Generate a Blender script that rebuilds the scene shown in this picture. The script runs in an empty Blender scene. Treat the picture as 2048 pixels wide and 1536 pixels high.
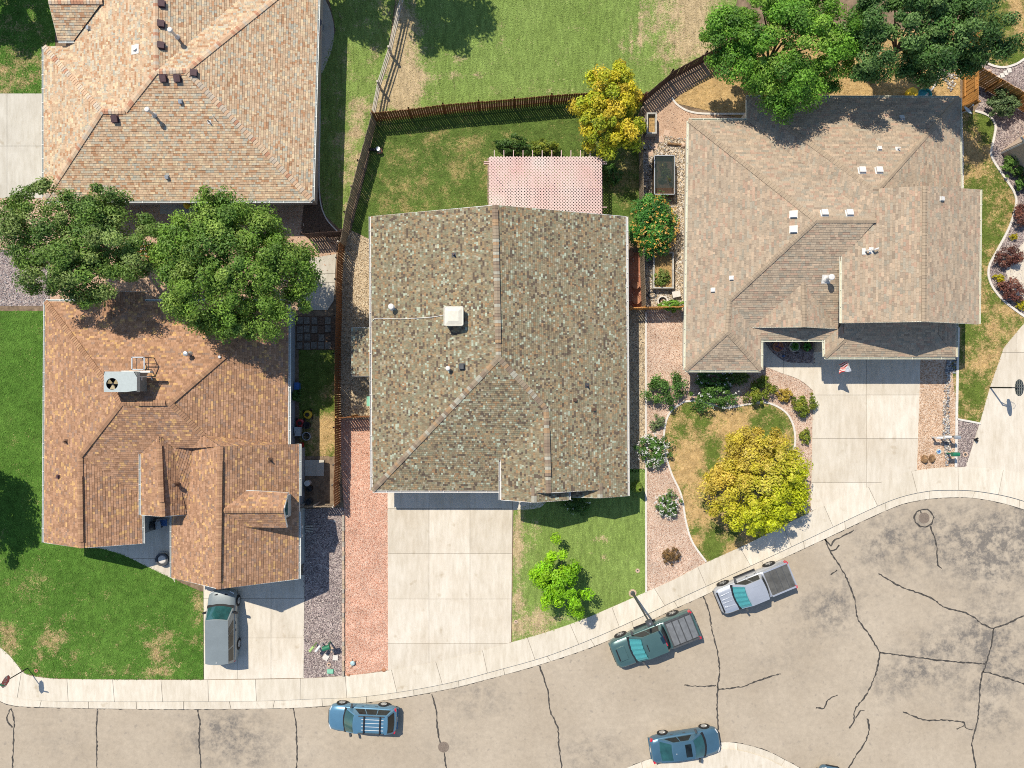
import bpy, math, random
import numpy as np
from mathutils import Vector, Matrix
random.seed(7); rng = np.random.default_rng(7)
sc = bpy.context.scene
# ------------------------------------------------------------------ camera, sky, sun, exposure
S, H, CX, CY = 28.5, 50.0, 1024.0, 768.0          # ground pixels per metre, drone height, nadir
cam = bpy.data.cameras.new('camera'); camo = bpy.data.objects.new('camera', cam)
sc.collection.objects.link(camo); camo.location = (0, 0, H); sc.camera = camo
cam.sensor_width = 36; cam.lens = 36*H/(2048/S); cam.clip_end = 2000
SUNV = Vector((-0.42, 0.59, 1.0)).normalized()
w = bpy.data.worlds.new('World'); sc.world = w; w.use_nodes = True
wn = w.node_tree; sky = wn.nodes.new('ShaderNodeTexSky'); sky.sky_type = 'NISHITA'; sky.sun_disc = False
sky.sun_elevation = math.asin(SUNV.z); sky.sun_rotation = math.atan2(SUNV.x, SUNV.y)
sky.air_density = 1.0; sky.dust_density = 0.4; sky.ozone_density = 1.0
bg = wn.nodes['Background']; bg.inputs[1].default_value = 0.125
wn.links.new(sky.outputs[0], bg.inputs[0])
sl = bpy.data.lights.new('sun', 'SUN'); sl.energy = 4.5; sl.angle = math.radians(0.5); sl.color = (1, .915, .775)
so = bpy.data.objects.new('sun', sl); sc.collection.objects.link(so); so.location = (-20, 30, 60)
so.rotation_euler = (-SUNV).to_track_quat('-Z', 'Y').to_euler()
sc.view_settings.view_transform = 'Standard'; sc.view_settings.look = 'None'
sc.view_settings.exposure = 0.2; sc.view_settings.gamma = 1.0
sc.cycles.use_denoising = False; sc.cycles.filter_width = 1.0
sc.cycles.max_bounces = 5; sc.cycles.diffuse_bounces = 2; sc.cycles.transparent_max_bounces = 8
COL = sc.collection

# ------------------------------------------------------------------ helpers
def P(px, py, z=0.0):
    k = (H-z)/H
    return Vector(((px-CX)/S*k, -(py-CY)/S*k, z))
def T(px, py, z=0.0):                     # plan position given in ground pixels
    return Vector(((px-CX)/S, -(py-CY)/S, z))
def tag(o, label, cat, group=None, kind=None):
    if label: o['label'] = label
    if cat: o['category'] = cat
    if group: o['group'] = group
    if kind: o['kind'] = kind
    return o
def empty(name, loc, label, cat, group=None, rz=0.0):
    o = bpy.data.objects.new(name, None); COL.objects.link(o)
    o.location = loc; o.rotation_euler = (0, 0, rz); o.empty_display_size = .2
    return tag(o, label, cat, group)
def link(name, me, parent=None, world=True):
    o = bpy.data.objects.new(name, me); COL.objects.link(o)
    if parent is not None:
        o.parent = parent
        if world and parent.type == 'EMPTY':
            o.matrix_parent_inverse = Matrix.Translation(-Vector(parent.location))
    return o
class MB:
    def __init__(s): s.v = []; s.f = []; s.c = []; s.m = []; s.sm = []; s.mi = 0; s.smooth = False; s.col = None
    def add(s, vs, fs):
        n = len(s.v); s.v += [tuple(v) for v in vs]
        for f in fs:
            s.f.append(tuple(i+n for i in f)); s.c.append(s.col); s.m.append(s.mi); s.sm.append(s.smooth)
        return s
    def box(s, c, size, rz=0.0, rot=None):
        hx, hy, hz = size[0]/2, size[1]/2, size[2]/2
        R = rot if rot is not None else Matrix.Rotation(rz, 3, 'Z'); c = Vector(c)
        vs = [c + R @ Vector((x*hx, y*hy, z*hz)) for x in (-1, 1) for y in (-1, 1) for z in (-1, 1)]
        return s.add(vs, [(0,1,3,2), (4,6,7,5), (0,4,5,1), (2,3,7,6), (0,2,6,4), (1,5,7,3)])
    def prism(s, poly, z0, z1, bottom=True):
        n = len(poly)
        a = sum(poly[i][0]*poly[(i+1)%n][1]-poly[(i+1)%n][0]*poly[i][1] for i in range(n))
        if a < 0: poly = poly[::-1]
        zs0 = z0 if isinstance(z0, (list, tuple)) else [z0]*n
        vs = [(p[0], p[1], zs0[i]) for i, p in enumerate(poly)]+[(p[0], p[1], z1) for p in poly]
        fs = [tuple(range(n, 2*n))]+[(i, (i+1)%n, n+(i+1)%n, n+i) for i in range(n)]
        if bottom: fs.append(tuple(range(n-1, -1, -1)))
        return s.add(vs, fs)
    def flat(s, poly, z=None):
        n = len(poly)
        a = sum(poly[i][0]*poly[(i+1)%n][1]-poly[(i+1)%n][0]*poly[i][1] for i in range(n))
        if a < 0: poly = poly[::-1]
        return s.add([(p[0], p[1], p[2] if z is None else z) for p in poly], [tuple(range(n))])
    def tube(s, p0, p1, r0, r1=None, n=8, cap=True):
        r1 = r0 if r1 is None else r1; p0 = Vector(p0); p1 = Vector(p1); d = (p1-p0)
        if d.length < 1e-6: return s
        d.normalize(); a = d.orthogonal().normalized(); b = d.cross(a)
        vs = []
        for p, r in ((p0, r0), (p1, r1)):
            vs += [p + (a*math.cos(t)+b*math.sin(t))*r for t in [2*math.pi*i/n for i in range(n)]]
        fs = [(i, (i+1)%n, n+(i+1)%n, n+i) for i in range(n)]
        if cap: fs += [tuple(range(n-1, -1, -1)), tuple(range(n, 2*n))]
        return s.add(vs, fs)
    def path(s, pts, r, n=6):
        for i in range(len(pts)-1):
            s.tube(pts[i], pts[i+1], r, r, n)
        return s
    def lathe(s, c, prof, n=20, M=None, cap=True):
        c = Vector(c); vs = []; m = len(prof)
        for i in range(n):
            t = 2*math.pi*i/n
            for r, z in prof:
                q = Vector((r*math.cos(t), r*math.sin(t), z))
                if M is not None: q = M @ q
                vs.append(c+q)
        fs = []
        for i in range(n):
            j = (i+1) % n
            for k in range(m-1):
                fs.append((i*m+k, j*m+k, j*m+k+1, i*m+k+1))
        if cap and prof[-1][0] > 1e-5: fs.append(tuple(i*m+m-1 for i in range(n)))
        if cap and prof[0][0] > 1e-5: fs.append(tuple(i*m for i in range(n-1, -1, -1)))
        return s.add(vs, fs)
    def torus(s, c, R, r, n=20, m=6, sx=1, sy=1):
        c = Vector(c); vs = []
        for i in range(n):
            t = 2*math.pi*i/n
            for j in range(m):
                u = 2*math.pi*j/m; q = R+r*math.cos(u)
                vs.append(c+Vector((q*math.cos(t)*sx, q*math.sin(t)*sy, r*math.sin(u))))
        return s.add(vs, [(i*m+j, ((i+1)%n)*m+j, ((i+1)%n)*m+(j+1)%m, i*m+(j+1)%m) for i in range(n) for j in range(m)])
    def patch(s, c00, c10, c11, c01, nu=6, nv=4, bulge=(0,0,0), u0=0, u1=1, v0=0, v1=1, off=0.0, b1=None):
        c00, c10, c11, c01 = map(Vector, (c00, c10, c11, c01)); b = Vector(bulge); b1 = Vector(b1) if b1 is not None else b; vs = []
        nrm = (c10-c00).cross(c01-c00).normalized()
        for j in range(nv+1):
            v = v0+(v1-v0)*j/nv
            for i in range(nu+1):
                u = u0+(u1-u0)*i/nu
                p = c00*(1-u)*(1-v)+c10*u*(1-v)+c11*u*v+c01*(1-u)*v
                p = p + b.lerp(b1, v)*(4*u*(1-u)) + nrm*off
                vs.append(p)
        W = nu+1
        return s.add(vs, [(j*W+i, j*W+i+1, (j+1)*W+i+1, (j+1)*W+i) for j in range(nv) for i in range(nu)])
    def mesh(s, name, mats):
        me = bpy.data.meshes.new(name); me.from_pydata(s.v, [], s.f)
        for m in (mats if isinstance(mats, (list, tuple)) else [mats]): me.materials.append(m)
        if any(s.m): me.polygons.foreach_set('material_index', s.m)
        if any(s.sm): me.polygons.foreach_set('use_smooth', s.sm)
        if any(c is not None for c in s.c):
            at = me.attributes.new('tint', 'FLOAT_COLOR', 'FACE')
            arr = np.array([(c or (1, 1, 1))[:3]+(1,) for c in s.c], dtype=np.float32).ravel()
            at.data.foreach_set('color', arr)
        me.update(); return me
    def build(s, name, mats, parent=None, world=True, label=None, cat=None, group=None, kind=None, recenter=True):
        me = s.mesh(name, mats)
        if parent is None and recenter and s.v:
            a = np.array(s.v); c = Vector(((a[:,0].min()+a[:,0].max())/2, (a[:,1].min()+a[:,1].max())/2, a[:,2].min()))
            me.transform(Matrix.Translation(-c)); o = link(name, me); o.location = c
        else:
            o = link(name, me, parent, world)
        return tag(o, label, cat, group, kind)
def np_mesh(name, V, F, mats, tint=None, dry=None, parent=None, smooth=False):
    me = bpy.data.meshes.new(name); n = len(F); k = F.shape[1]
    me.vertices.add(len(V)); me.vertices.foreach_set('co', V.astype(np.float32).ravel())
    me.loops.add(n*k); me.loops.foreach_set('vertex_index', F.astype(np.int32).ravel())
    me.polygons.add(n); me.polygons.foreach_set('loop_start', np.arange(0, n*k, k, dtype=np.int32))
    if smooth: me.polygons.foreach_set('use_smooth', np.ones(n, dtype=bool))
    me.update(calc_edges=True)
    if tint is not None:
        at = me.attributes.new('tint', 'FLOAT_COLOR', 'FACE')
        at.data.foreach_set('color', np.concatenate([tint, np.ones((n, 1))], 1).astype(np.float32).ravel())
    if dry is not None:
        at = me.attributes.new('dry', 'FLOAT', 'POINT'); at.data.foreach_set('value', dry.astype(np.float32))
    for m in (mats if isinstance(mats, (list, tuple)) else [mats]): me.materials.append(m)
    return link(name, me, parent)
def dup(root, loc, rz, label, group=None):
    r = root.copy(); COL.objects.link(r); r.location = loc; r.rotation_euler = (0, 0, rz); r['label'] = label
    if group: r['group'] = group
    for ch in list(root.children):
        c = ch.copy(); COL.objects.link(c); c.parent = r
        for g in ch.children:
            d = g.copy(); COL.objects.link(d); d.parent = c
    return r
def clip(poly, x0, y0, x1, y1):
    for ax, lim, sg in ((0, x0, 1), (0, x1, -1), (1, y0, 1), (1, y1, -1)):
        out = []; n = len(poly)
        if n < 3: return []
        for i in range(n):
            a, b = poly[i], poly[(i+1) % n]
            da, db = (a[ax]-lim)*sg, (b[ax]-lim)*sg
            if da >= 0: out.append(a)
            if (da >= 0) != (db >= 0):
                t = da/(da-db); out.append((a[0]+(b[0]-a[0])*t, a[1]+(b[1]-a[1])*t))
        poly = out
    return poly if len(poly) >= 3 else []
def area(p): return abs(sum(p[i][0]*p[(i+1)%len(p)][1]-p[(i+1)%len(p)][0]*p[i][1] for i in range(len(p))))/2
def inpoly(pts, poly):
    x, y = pts[:, 0], pts[:, 1]; r = np.zeros(len(pts), bool); n = len(poly)
    for i in range(n):
        x0, y0 = poly[i][0], poly[i][1]; x1, y1 = poly[(i+1)%n][0], poly[(i+1)%n][1]
        c = ((y0 > y) != (y1 > y)) & (x < (x1-x0)*(y-y0)/((y1-y0) if y1 != y0 else 1e-9)+x0); r ^= c
    return r
def curve(pts, step=6.0, closed=False):
    P_ = [Vector((p[0], p[1])) for p in pts]; n = len(P_); out = []
    rngi = range(n if closed else n-1)
    for i in rngi:
        if closed: a, b, c, d = P_[(i-1)%n], P_[i], P_[(i+1)%n], P_[(i+2)%n]
        else: a, b, c, d = P_[max(i-1, 0)], P_[i], P_[i+1], P_[min(i+2, n-1)]
        m = max(1, int((c-b).length/step))
        for j in range(m):
            t = j/m
            q = 0.5*((2*b)+(c-a)*t+(2*a-5*b+4*c-d)*t*t+(-a+3*b-3*c+d)*t**3)
            out.append((q.x, q.y))
    if not closed: out.append((P_[-1].x, P_[-1].y))
    return out
def offset_poly(poly, d):                # positive d = inwards for a ccw polygon
    n = len(poly); a = sum(poly[i][0]*poly[(i+1)%n][1]-poly[(i+1)%n][0]*poly[i][1] for i in range(n))
    if a < 0: poly = poly[::-1]
    out = []
    for i in range(n):
        p0, p1, p2 = [Vector(poly[(i+j) % n][:2]) for j in (-1, 0, 1)]
        d1 = (p1-p0).normalized(); d2 = (p2-p1).normalized()
        n1 = Vector((-d1.y, d1.x)); n2 = Vector((-d2.y, d2.x)); den = 1+n1.dot(n2)
        out.append(tuple(p1+(n1+n2)*(d/max(den, .3))))
    return out

# ------------------------------------------------------------------ materials
def nodes(name):
    m = bpy.data.materials.new(name); m.use_nodes = True
    return m, m.node_tree, m.node_tree.nodes, m.node_tree.links, m.node_tree.nodes['Principled BSDF']
def ramp(nd, stops):
    r = nd.new('ShaderNodeValToRGB'); e = r.color_ramp.elements
    while len(e) < len(stops): e.new(0.5)
    for i, (p, c) in enumerate(stops): e[i].position = p; e[i].color = tuple(c)+(1,)
    return r
def pos_noise(nt, scale, detail=4, rough=.6, stretch=None):
    nd, ln = nt.nodes, nt.links
    g = nd.new('ShaderNodeNewGeometry'); n = nd.new('ShaderNodeTexNoise')
    n.inputs['Scale'].default_value = scale; n.inputs['Detail'].default_value = detail; n.inputs['Roughness'].default_value = rough
    if stretch:
        mp = nd.new('ShaderNodeMapping'); mp.inputs['Scale'].default_value = stretch
        ln.new(g.outputs['Position'], mp.inputs[0]); ln.new(mp.outputs[0], n.inputs['Vector'])
    else: ln.new(g.outputs['Position'], n.inputs['Vector'])
    return n
def mixc(nt, a, b, f, mode='MIX'):
    m = nt.nodes.new('ShaderNodeMix'); m.data_type = 'RGBA'; m.blend_type = mode
    for i, v in ((0, f), (6, a), (7, b)):
        if hasattr(v, 'is_linked'): nt.links.new(v, m.inputs[i])
        elif i == 0: m.inputs[0].default_value = v
        else: m.inputs[i].default_value = tuple(v)+(1,)
    return m.outputs[2]
def bump(nt, src, strength, dist=.02):
    b = nt.nodes.new('ShaderNodeBump'); b.inputs['Strength'].default_value = strength; b.inputs['Distance'].default_value = dist
    nt.links.new(src, b.inputs['Height']); return b.outputs[0]
def mat(name, c, rough=.7, metal=0.0, var=.12, scale=6.0, spec=.4, c2=None, bmp=0.0, coat=0.0, stretch=None):
    m, nt, nd, ln, bs = nodes(name)
    n = pos_noise(nt, scale, stretch=stretch)
    c2 = c2 or tuple(x*(1-2*var) for x in c); lo = tuple(min(1, x*(1+var)) for x in c)
    r = ramp(nd, [(.3, c2), (.7, lo)]); ln.new(n.outputs[0], r.inputs[0]); ln.new(r.outputs[0], bs.inputs['Base Color'])
    bs.inputs['Roughness'].default_value = rough; bs.inputs['Metallic'].default_value = metal
    bs.inputs['Specular IOR Level'].default_value = spec; bs.inputs['Coat Weight'].default_value = coat
    if bmp: ln.new(bump(nt, n.outputs[0], bmp), bs.inputs['Normal'])
    return m
def mat_tint(name, rough=.85, scale=9.0, lo=.72, hi=1.18, transl=0.0, spec=.2):
    m, nt, nd, ln, bs = nodes(name)
    a = nd.new('ShaderNodeAttribute'); a.attribute_name = 'tint'
    n = pos_noise(nt, scale); r = ramp(nd, [(.25, (lo,)*3), (.75, (hi,)*3)]); ln.new(n.outputs[0], r.inputs[0])
    c = mixc(nt, a.outputs['Color'], r.outputs[0], 1.0, 'MULTIPLY')
    ln.new(c, bs.inputs['Base Color']); bs.inputs['Roughness'].default_value = rough; bs.inputs['Specular IOR Level'].default_value = spec
    if transl:
        t = nd.new('ShaderNodeBsdfTranslucent'); ln.new(c, t.inputs[0]); mx = nd.new('ShaderNodeMixShader'); mx.inputs[0].default_value = transl
        ln.new(bs.outputs[0], mx.inputs[1]); ln.new(t.outputs[0], mx.inputs[2]); ln.new(mx.outputs[0], nd['Material Output'].inputs[0])
    return m
def mat_gravel(name, cols, scale=16.0):
    m, nt, nd, ln, bs = nodes(name)
    g = nd.new('ShaderNodeNewGeometry'); v = nd.new('ShaderNodeTexVoronoi'); v.inputs['Scale'].default_value = scale
    ln.new(g.outputs['Position'], v.inputs['Vector'])
    sp = nd.new('ShaderNodeSeparateColor'); ln.new(v.outputs['Color'], sp.inputs[0])
    k = len(cols); r = ramp(nd, [(i/(k-1), c) for i, c in enumerate(cols)]); ln.new(sp.outputs[0], r.inputs[0])
    n = pos_noise(nt, .8, 3); r2 = ramp(nd, [(.3, (.82,)*3), (.7, (1.12,)*3)]); ln.new(n.outputs[0], r2.inputs[0])
    ln.new(mixc(nt, r.outputs[0], r2.outputs[0], 1.0, 'MULTIPLY'), bs.inputs['Base Color'])
    bs.inputs['Roughness'].default_value = .9; bs.inputs['Specular IOR Level'].default_value = .15
    iv = nd.new('ShaderNodeMath'); iv.operation = 'SUBTRACT'; iv.inputs[0].default_value = 1; ln.new(v.outputs['Distance'], iv.inputs[1])
    ln.new(bump(nt, iv.outputs[0], .9, .03), bs.inputs['Normal'])
    return m
def mat_concrete(name, c, tint=(.55, .47, .36), amt=.5):
    m, nt, nd, ln, bs = nodes(name)
    n1 = pos_noise(nt, .35, 5, .65); r1 = ramp(nd, [(.42, (0,)*3), (.72, (1,)*3)]); ln.new(n1.outputs[0], r1.inputs[0])
    mm = nd.new('ShaderNodeMath'); mm.operation = 'MULTIPLY'; mm.inputs[1].default_value = amt; ln.new(r1.outputs[0], mm.inputs[0])
    c1 = mixc(nt, c, tint, mm.outputs[0])
    n2 = pos_noise(nt, 2.2, 6, .7, (1.6, .35, 1)); r2 = ramp(nd, [(.28, (.84, .82, .78)), (.62, (1.04,)*3)]); ln.new(n2.outputs[0], r2.inputs[0])
    n3 = pos_noise(nt, 30, 2); r3 = ramp(nd, [(.3, (.92,)*3), (.7, (1.05,)*3)]); ln.new(n3.outputs[0], r3.inputs[0])
    c2 = mixc(nt, c1, r2.outputs[0], 1.0, 'MULTIPLY'); c3 = mixc(nt, c2, r3.outputs[0], 1.0, 'MULTIPLY')
    n5 = pos_noise(nt, 1.1, 3, .5); r5 = ramp(nd, [(.66, (1,)*3), (.76, (.80, .76, .70))]); ln.new(n5.outputs[0], r5.inputs[0]); c3 = mixc(nt, c3, r5.outputs[0], 1.0, 'MULTIPLY')
    oi = nd.new('ShaderNodeObjectInfo'); r4 = ramp(nd, [(0, (.90, .89, .87)), (1, (1.04,)*3)]); ln.new(oi.outputs['Random'], r4.inputs[0])
    ln.new(mixc(nt, c3, r4.outputs[0], 1.0, 'MULTIPLY'), bs.inputs['Base Color'])
    bs.inputs['Roughness'].default_value = .85; bs.inputs['Specular IOR Level'].default_value = .25
    return m
def mat_lawn(name, g1, g2, d1, d2, blade=False, stretch=None):
    m, nt, nd, ln, bs = nodes(name)
    a = nd.new('ShaderNodeAttribute'); a.attribute_name = 'dry'
    n = pos_noise(nt, .9, 6, .7); n2 = pos_noise(nt, 7, 4, .7); n3 = pos_noise(nt, .3, 3)
    def M(op, x, y):
        q = nd.new('ShaderNodeMath'); q.operation = op
        for i, v in ((0, x), (1, y)):
            if hasattr(v, 'is_linked'): ln.new(v, q.inputs[i])
            else: q.inputs[i].default_value = v
        return q.outputs[0]
    f = M('ADD', a.outputs['Fac'], M('MULTIPLY', M('SUBTRACT', n.outputs[0], .5), 1.7))
    f = M('ADD', f, M('MULTIPLY', M('SUBTRACT', n2.outputs[0], .5), .75))
    fr = ramp(nd, [(.36, (0,)*3), (.68, (1,)*3)]); ln.new(f, fr.inputs[0])
    rg = ramp(nd, [(.3, g1), (.7, g2)]); ln.new(M('ADD', M('MULTIPLY', n2.outputs[0], .5), M('MULTIPLY', n3.outputs[0], .5)), rg.inputs[0])
    rd = ramp(nd, [(.3, d1), (.7, d2)]); ln.new(n2.outputs[0], rd.inputs[0])
    n7 = pos_noise(nt, 2.3, 7, .75, stretch); r7 = ramp(nd, [(.32, (.62,)*3), (.66, (1.2,)*3)]); ln.new(n7.outputs[0], r7.inputs[0])
    ln.new(mixc(nt, mixc(nt, rg.outputs[0], rd.outputs[0], fr.outputs[0]), r7.outputs[0], 1.0, 'MULTIPLY'), bs.inputs['Base Color'])
    bs.inputs['Roughness'].default_value = .9; bs.inputs['Specular IOR Level'].default_value = .1
    if not blade: ln.new(bump(nt, n2.outputs[0], .5, .05), bs.inputs['Normal'])
    return m
M = {}
M['soil'] = mat('soil', (.24, .17, .11), .95, scale=3, var=.25)
M['bark'] = mat('bark', (.13, .09, .06), .95, scale=12, var=.3, bmp=.6)
M['conc'] = mat_concrete('concrete', (.67, .615, .525))
M['conc2'] = mat_concrete('concrete_old', (.56, .53, .46), (.45, .42, .36), .5)
M['walkc'] = mat_concrete('concrete_walk', (.675, .62, .525), (.60, .53, .42), .5)
M['joint'] = mat('joint', (.30, .265, .22), .95)
M['edging'] = mat('edging', (.66, .62, .56), .85, var=.08, scale=8)
M['crack'] = mat('crack_seal', (.075, .068, .06), .8, var=.35, scale=6)
M['white'] = mat('white_paint', (.68, .66, .62), .5, var=.05)
M['cream'] = mat('cream_gutter', (.70, .69, .56), .5, var=.06)
M['gutter'] = mat('pale_gutter', (.72, .74, .70), .45, var=.05)
M['metal'] = mat('galvanised', (.50, .53, .55), .4, .6, var=.08)
M['grey'] = mat('grey_enamel', (.46, .49, .49), .45, .0, var=.05)
M['dgrey'] = mat('dark_grey', (.07, .075, .08), .6, var=.15)
M['black'] = mat('black', (.018, .018, .02), .5, var=.2)
M['rubber'] = mat('rubber', (.022, .021, .02), .8, var=.2, scale=20)
M['glass'] = mat('dark_glass', (.02, .07, .075), .06, 0, var=.1, spec=.8, coat=.5)
M['deck'] = mat('roof_deck', (.10, .08, .065), .9)
M['beige'] = mat('beige_plastic', (.66, .62, .52), .5, var=.05)
M['shingle'] = mat_tint('shingle', .93, 14, .8, 1.16)
M['cap'] = mat_tint('ridge_shingle', .93, 12, .85, 1.1)
M['leaf'] = mat_tint('leaf', .55, 2.0, .75, 1.2, .28, .35)
M['petal'] = mat_tint('petal', .6, 5, .9, 1.1, .2)
M['stone'] = mat_tint('stone', .85, 25, .8, 1.15)
M['wood_rust'] = mat('fence_stain', (.21, .085, .028), .75, var=.25, scale=5, stretch=(6, 6, .6))
M['wood_grey'] = mat('fence_weathered', (.30, .235, .165), .85, var=.25, scale=5, stretch=(6, 6, .6))
M['wood_dark'] = mat('fence_dark', (.085, .05, .038), .85, var=.25, scale=5, stretch=(6, 6, .6))
M['wood_orange'] = mat('fence_new', (.55, .27, .075), .7, var=.2, scale=4, stretch=(6, 6, .6))
M['rail'] = mat('rail_wood', (.50, .45, .38), .85, var=.15, scale=6)
M['lattice'] = mat('lattice_paint', (.60, .385, .35), .65, scale=.45, c2=(.64, .53, .48), var=.02)
M['terracotta'] = mat('terracotta', (.42, .20, .11), .8, var=.15)
M['paver'] = mat('paver', (.58, .42, .31), .9, var=.12, scale=9)
M['red'] = mat('red_enamel', (.50, .025, .025), .4, coat=.5, var=.1)
M['yellow'] = mat('yellow_plastic', (.75, .50, .03), .5, var=.08)
M['green'] = mat('green_plastic', (.02, .17, .09), .4, var=.1)
M['mint'] = mat('mint_plastic', (.22, .52, .36), .6, var=.1)
M['lime'] = mat('lime_plastic', (.38, .55, .18), .5, var=.1)
M['blue'] = mat('blue_plastic', (.06, .16, .40), .5, var=.1)
M['iron'] = mat('cast_iron', (.25, .20, .16), .8, .2, var=.2, scale=14)
M['rock'] = mat('rock', (.30, .18, .09), .9, var=.3, scale=5, bmp=.4)
M['mulch'] = mat('mulch', (.16, .10, .065), .95, var=.35, scale=12, bmp=.5)
# ------------------------------------------------------------------ ground, road, pavements
def Q(pts, z=0.0): return [tuple(P(x, y, z)[:2]) for x, y in pts]
def sheet(name, px, z, m, label, cat='ground', kind='structure'):
    mb = MB(); mb.flat([(x, y, z) for x, y in Q(px, z)])
    return mb.build(name, m, label=label, cat=cat, kind=kind, recenter=False)
mb = MB(); mb.flat([(-250, -250, -.03), (250, -250, -.03), (250, 250, -.03), (-250, 250, -.03)])
mb.build('ground', M['soil'], label='bare brown earth beneath the whole neighbourhood', cat='ground', kind='structure', recenter=False)

INNER = curve([(-260, 1120), (-120, 1210), (0, 1295), (32, 1327), (51, 1348), (99, 1357), (171, 1359), (407, 1360), (607, 1357), (718, 1349), (776, 1341),
  (855, 1327), (940, 1308), (1022, 1285), (1094, 1264), (1163, 1240), (1231, 1211), (1292, 1184), (1350, 1158), (1413, 1125), (1498, 1086), (1621, 1024), (1660, 1006),
  (1707, 985), (1792, 955), (1833, 941), (1908, 934), (1990, 938), (2048, 949), (2160, 990), (2260, 1050)], 8)
CURB = curve([(-260, 1240), (-120, 1320), (-50, 1362), (0, 1385), (44, 1397), (100, 1402), (171, 1403), (342, 1403), (513, 1402), (650, 1397), (718, 1394), (811, 1382), (901, 1365), (992, 1341),
  (1094, 1312), (1197, 1272), (1299, 1226), (1348, 1202), (1450, 1155), (1539, 1114), (1649, 1062), (1724, 1026), (1792, 997), (1850, 983), (1895, 980), (1960, 983), (2048, 1002), (2160, 1050), (2260, 1110)], 8)
GUT = curve([(-260, 1262), (-120, 1342), (-50, 1383), (0, 1402), (17, 1409), (68, 1414), (273, 1418), (444, 1418), (581, 1416), (660, 1411), (718, 1407), (811, 1394), (901, 1377), (958, 1363), (1077, 1330),
  (1197, 1289), (1299, 1242), (1348, 1218), (1406, 1192), (1520, 1138), (1621, 1091), (1649, 1078), (1772, 1021), (1826, 1003), (1895, 995), (1963, 998), (2048, 1019), (2160, 1066), (2260, 1126)], 8)
ZR, ZY, ZW = 0.0, 0.10, 0.135
# road with stains carried in a coarse attribute
def blobs(x, y, lst):
    r = np.zeros(len(x))
    for bx, by, rx, ry, a in lst:
        d = ((x-bx)/rx)**2+((y-by)/ry)**2; r += a*np.exp(-d)
    return r
def grid_sheet(name, px, z, m, fn, cell, label, cat='ground', kind='structure'):
    poly = Q(px, z); a = np.array(poly); V = []; F = []; D = []
    for i in range(int(math.floor(a[:,0].min()/cell)), int(math.ceil(a[:,0].max()/cell))):
        for j in range(int(math.floor(a[:,1].min()/cell)), int(math.ceil(a[:,1].max()/cell))):
            c = clip(poly, i*cell, j*cell, (i+1)*cell, (j+1)*cell)
            if not c or area(c) < 1e-4: continue
            n = len(V); V += [(x, y, z) for x, y in c]; F.append(tuple(range(n, n+len(c))))
    me = bpy.data.meshes.new(name); me.from_pydata(V, [], F)
    va = np.array(V); k = H/(H-z); d = fn(va[:,0]*S*k+CX, -va[:,1]*S*k+CY)
    at = me.attributes.new('dry', 'FLOAT', 'POINT'); at.data.foreach_set('value', d.astype(np.float32)); me.materials.append(m)
    for p in me.polygons:
        if p.normal.z < 0: p.flip()
    o = link(name, me); return tag(o, label, cat, None, kind)
def mat_asphalt():
    m, nt, nd, ln, bs = nodes('asphalt')
    a = nd.new('ShaderNodeAttribute'); a.attribute_name = 'dry'
    n1 = pos_noise(nt, .22, 5, .6); r1 = ramp(nd, [(.3, (.40, .335, .255)), (.7, (.475, .405, .315))]); ln.new(n1.outputs[0], r1.inputs[0])
    n2 = pos_noise(nt, 1.1, 10, .68); n4 = pos_noise(nt, 4.5, 6, .75)
    ra = ramp(nd, [(.40, (0,)*3), (.60, (1,)*3)]); ln.new(n2.outputs[0], ra.inputs[0]); rb_ = ramp(nd, [(.34, (.25,)*3), (.56, (1,)*3)]); ln.new(n4.outputs[0], rb_.inputs[0])
    mu = nd.new('ShaderNodeMath'); mu.operation = 'MULTIPLY'; ln.new(ra.outputs[0], mu.inputs[0]); ln.new(a.outputs['Fac'], mu.inputs[1])
    m3 = nd.new('ShaderNodeMath'); m3.operation = 'MULTIPLY'; ln.new(mu.outputs[0], m3.inputs[0]); ln.new(rb_.outputs[0], m3.inputs[1])
    r2 = ramp(nd, [(.02, (0,)*3), (.85, (.95,)*3)]); ln.new(m3.outputs[0], r2.inputs[0])
    c = mixc(nt, r1.outputs[0], (.18, .163, .145), r2.outputs[0])
    n3 = pos_noise(nt, 45, 3, .8); r3 = ramp(nd, [(.25, (.78,)*3), (.75, (1.16,)*3)]); ln.new(n3.outputs[0], r3.inputs[0])
    n5 = pos_noise(nt, 3.0, 6, .75); r5 = ramp(nd, [(.3, (.87,)*3), (.65, (1.06,)*3)]); ln.new(n5.outputs[0], r5.inputs[0])
    c = mixc(nt, c, r3.outputs[0], 1.0, 'MULTIPLY'); c = mixc(nt, c, r5.outputs[0], 1.0, 'MULTIPLY')
    n6 = pos_noise(nt, 2.6, 3, .5); r6 = ramp(nd, [(.62, (0,)*3), (.74, (.5,)*3)]); ln.new(n6.outputs[0], r6.inputs[0])
    c = mixc(nt, c, (.24, .21, .18), r6.outputs[0])
    ln.new(c, bs.inputs['Base Color']); bs.inputs['Roughness'].default_value = .92; bs.inputs['Specular IOR Level'].default_value = .15
    ln.new(bump(nt, n3.outputs[0], .35, .01), bs.inputs['Normal']); return m
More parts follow.
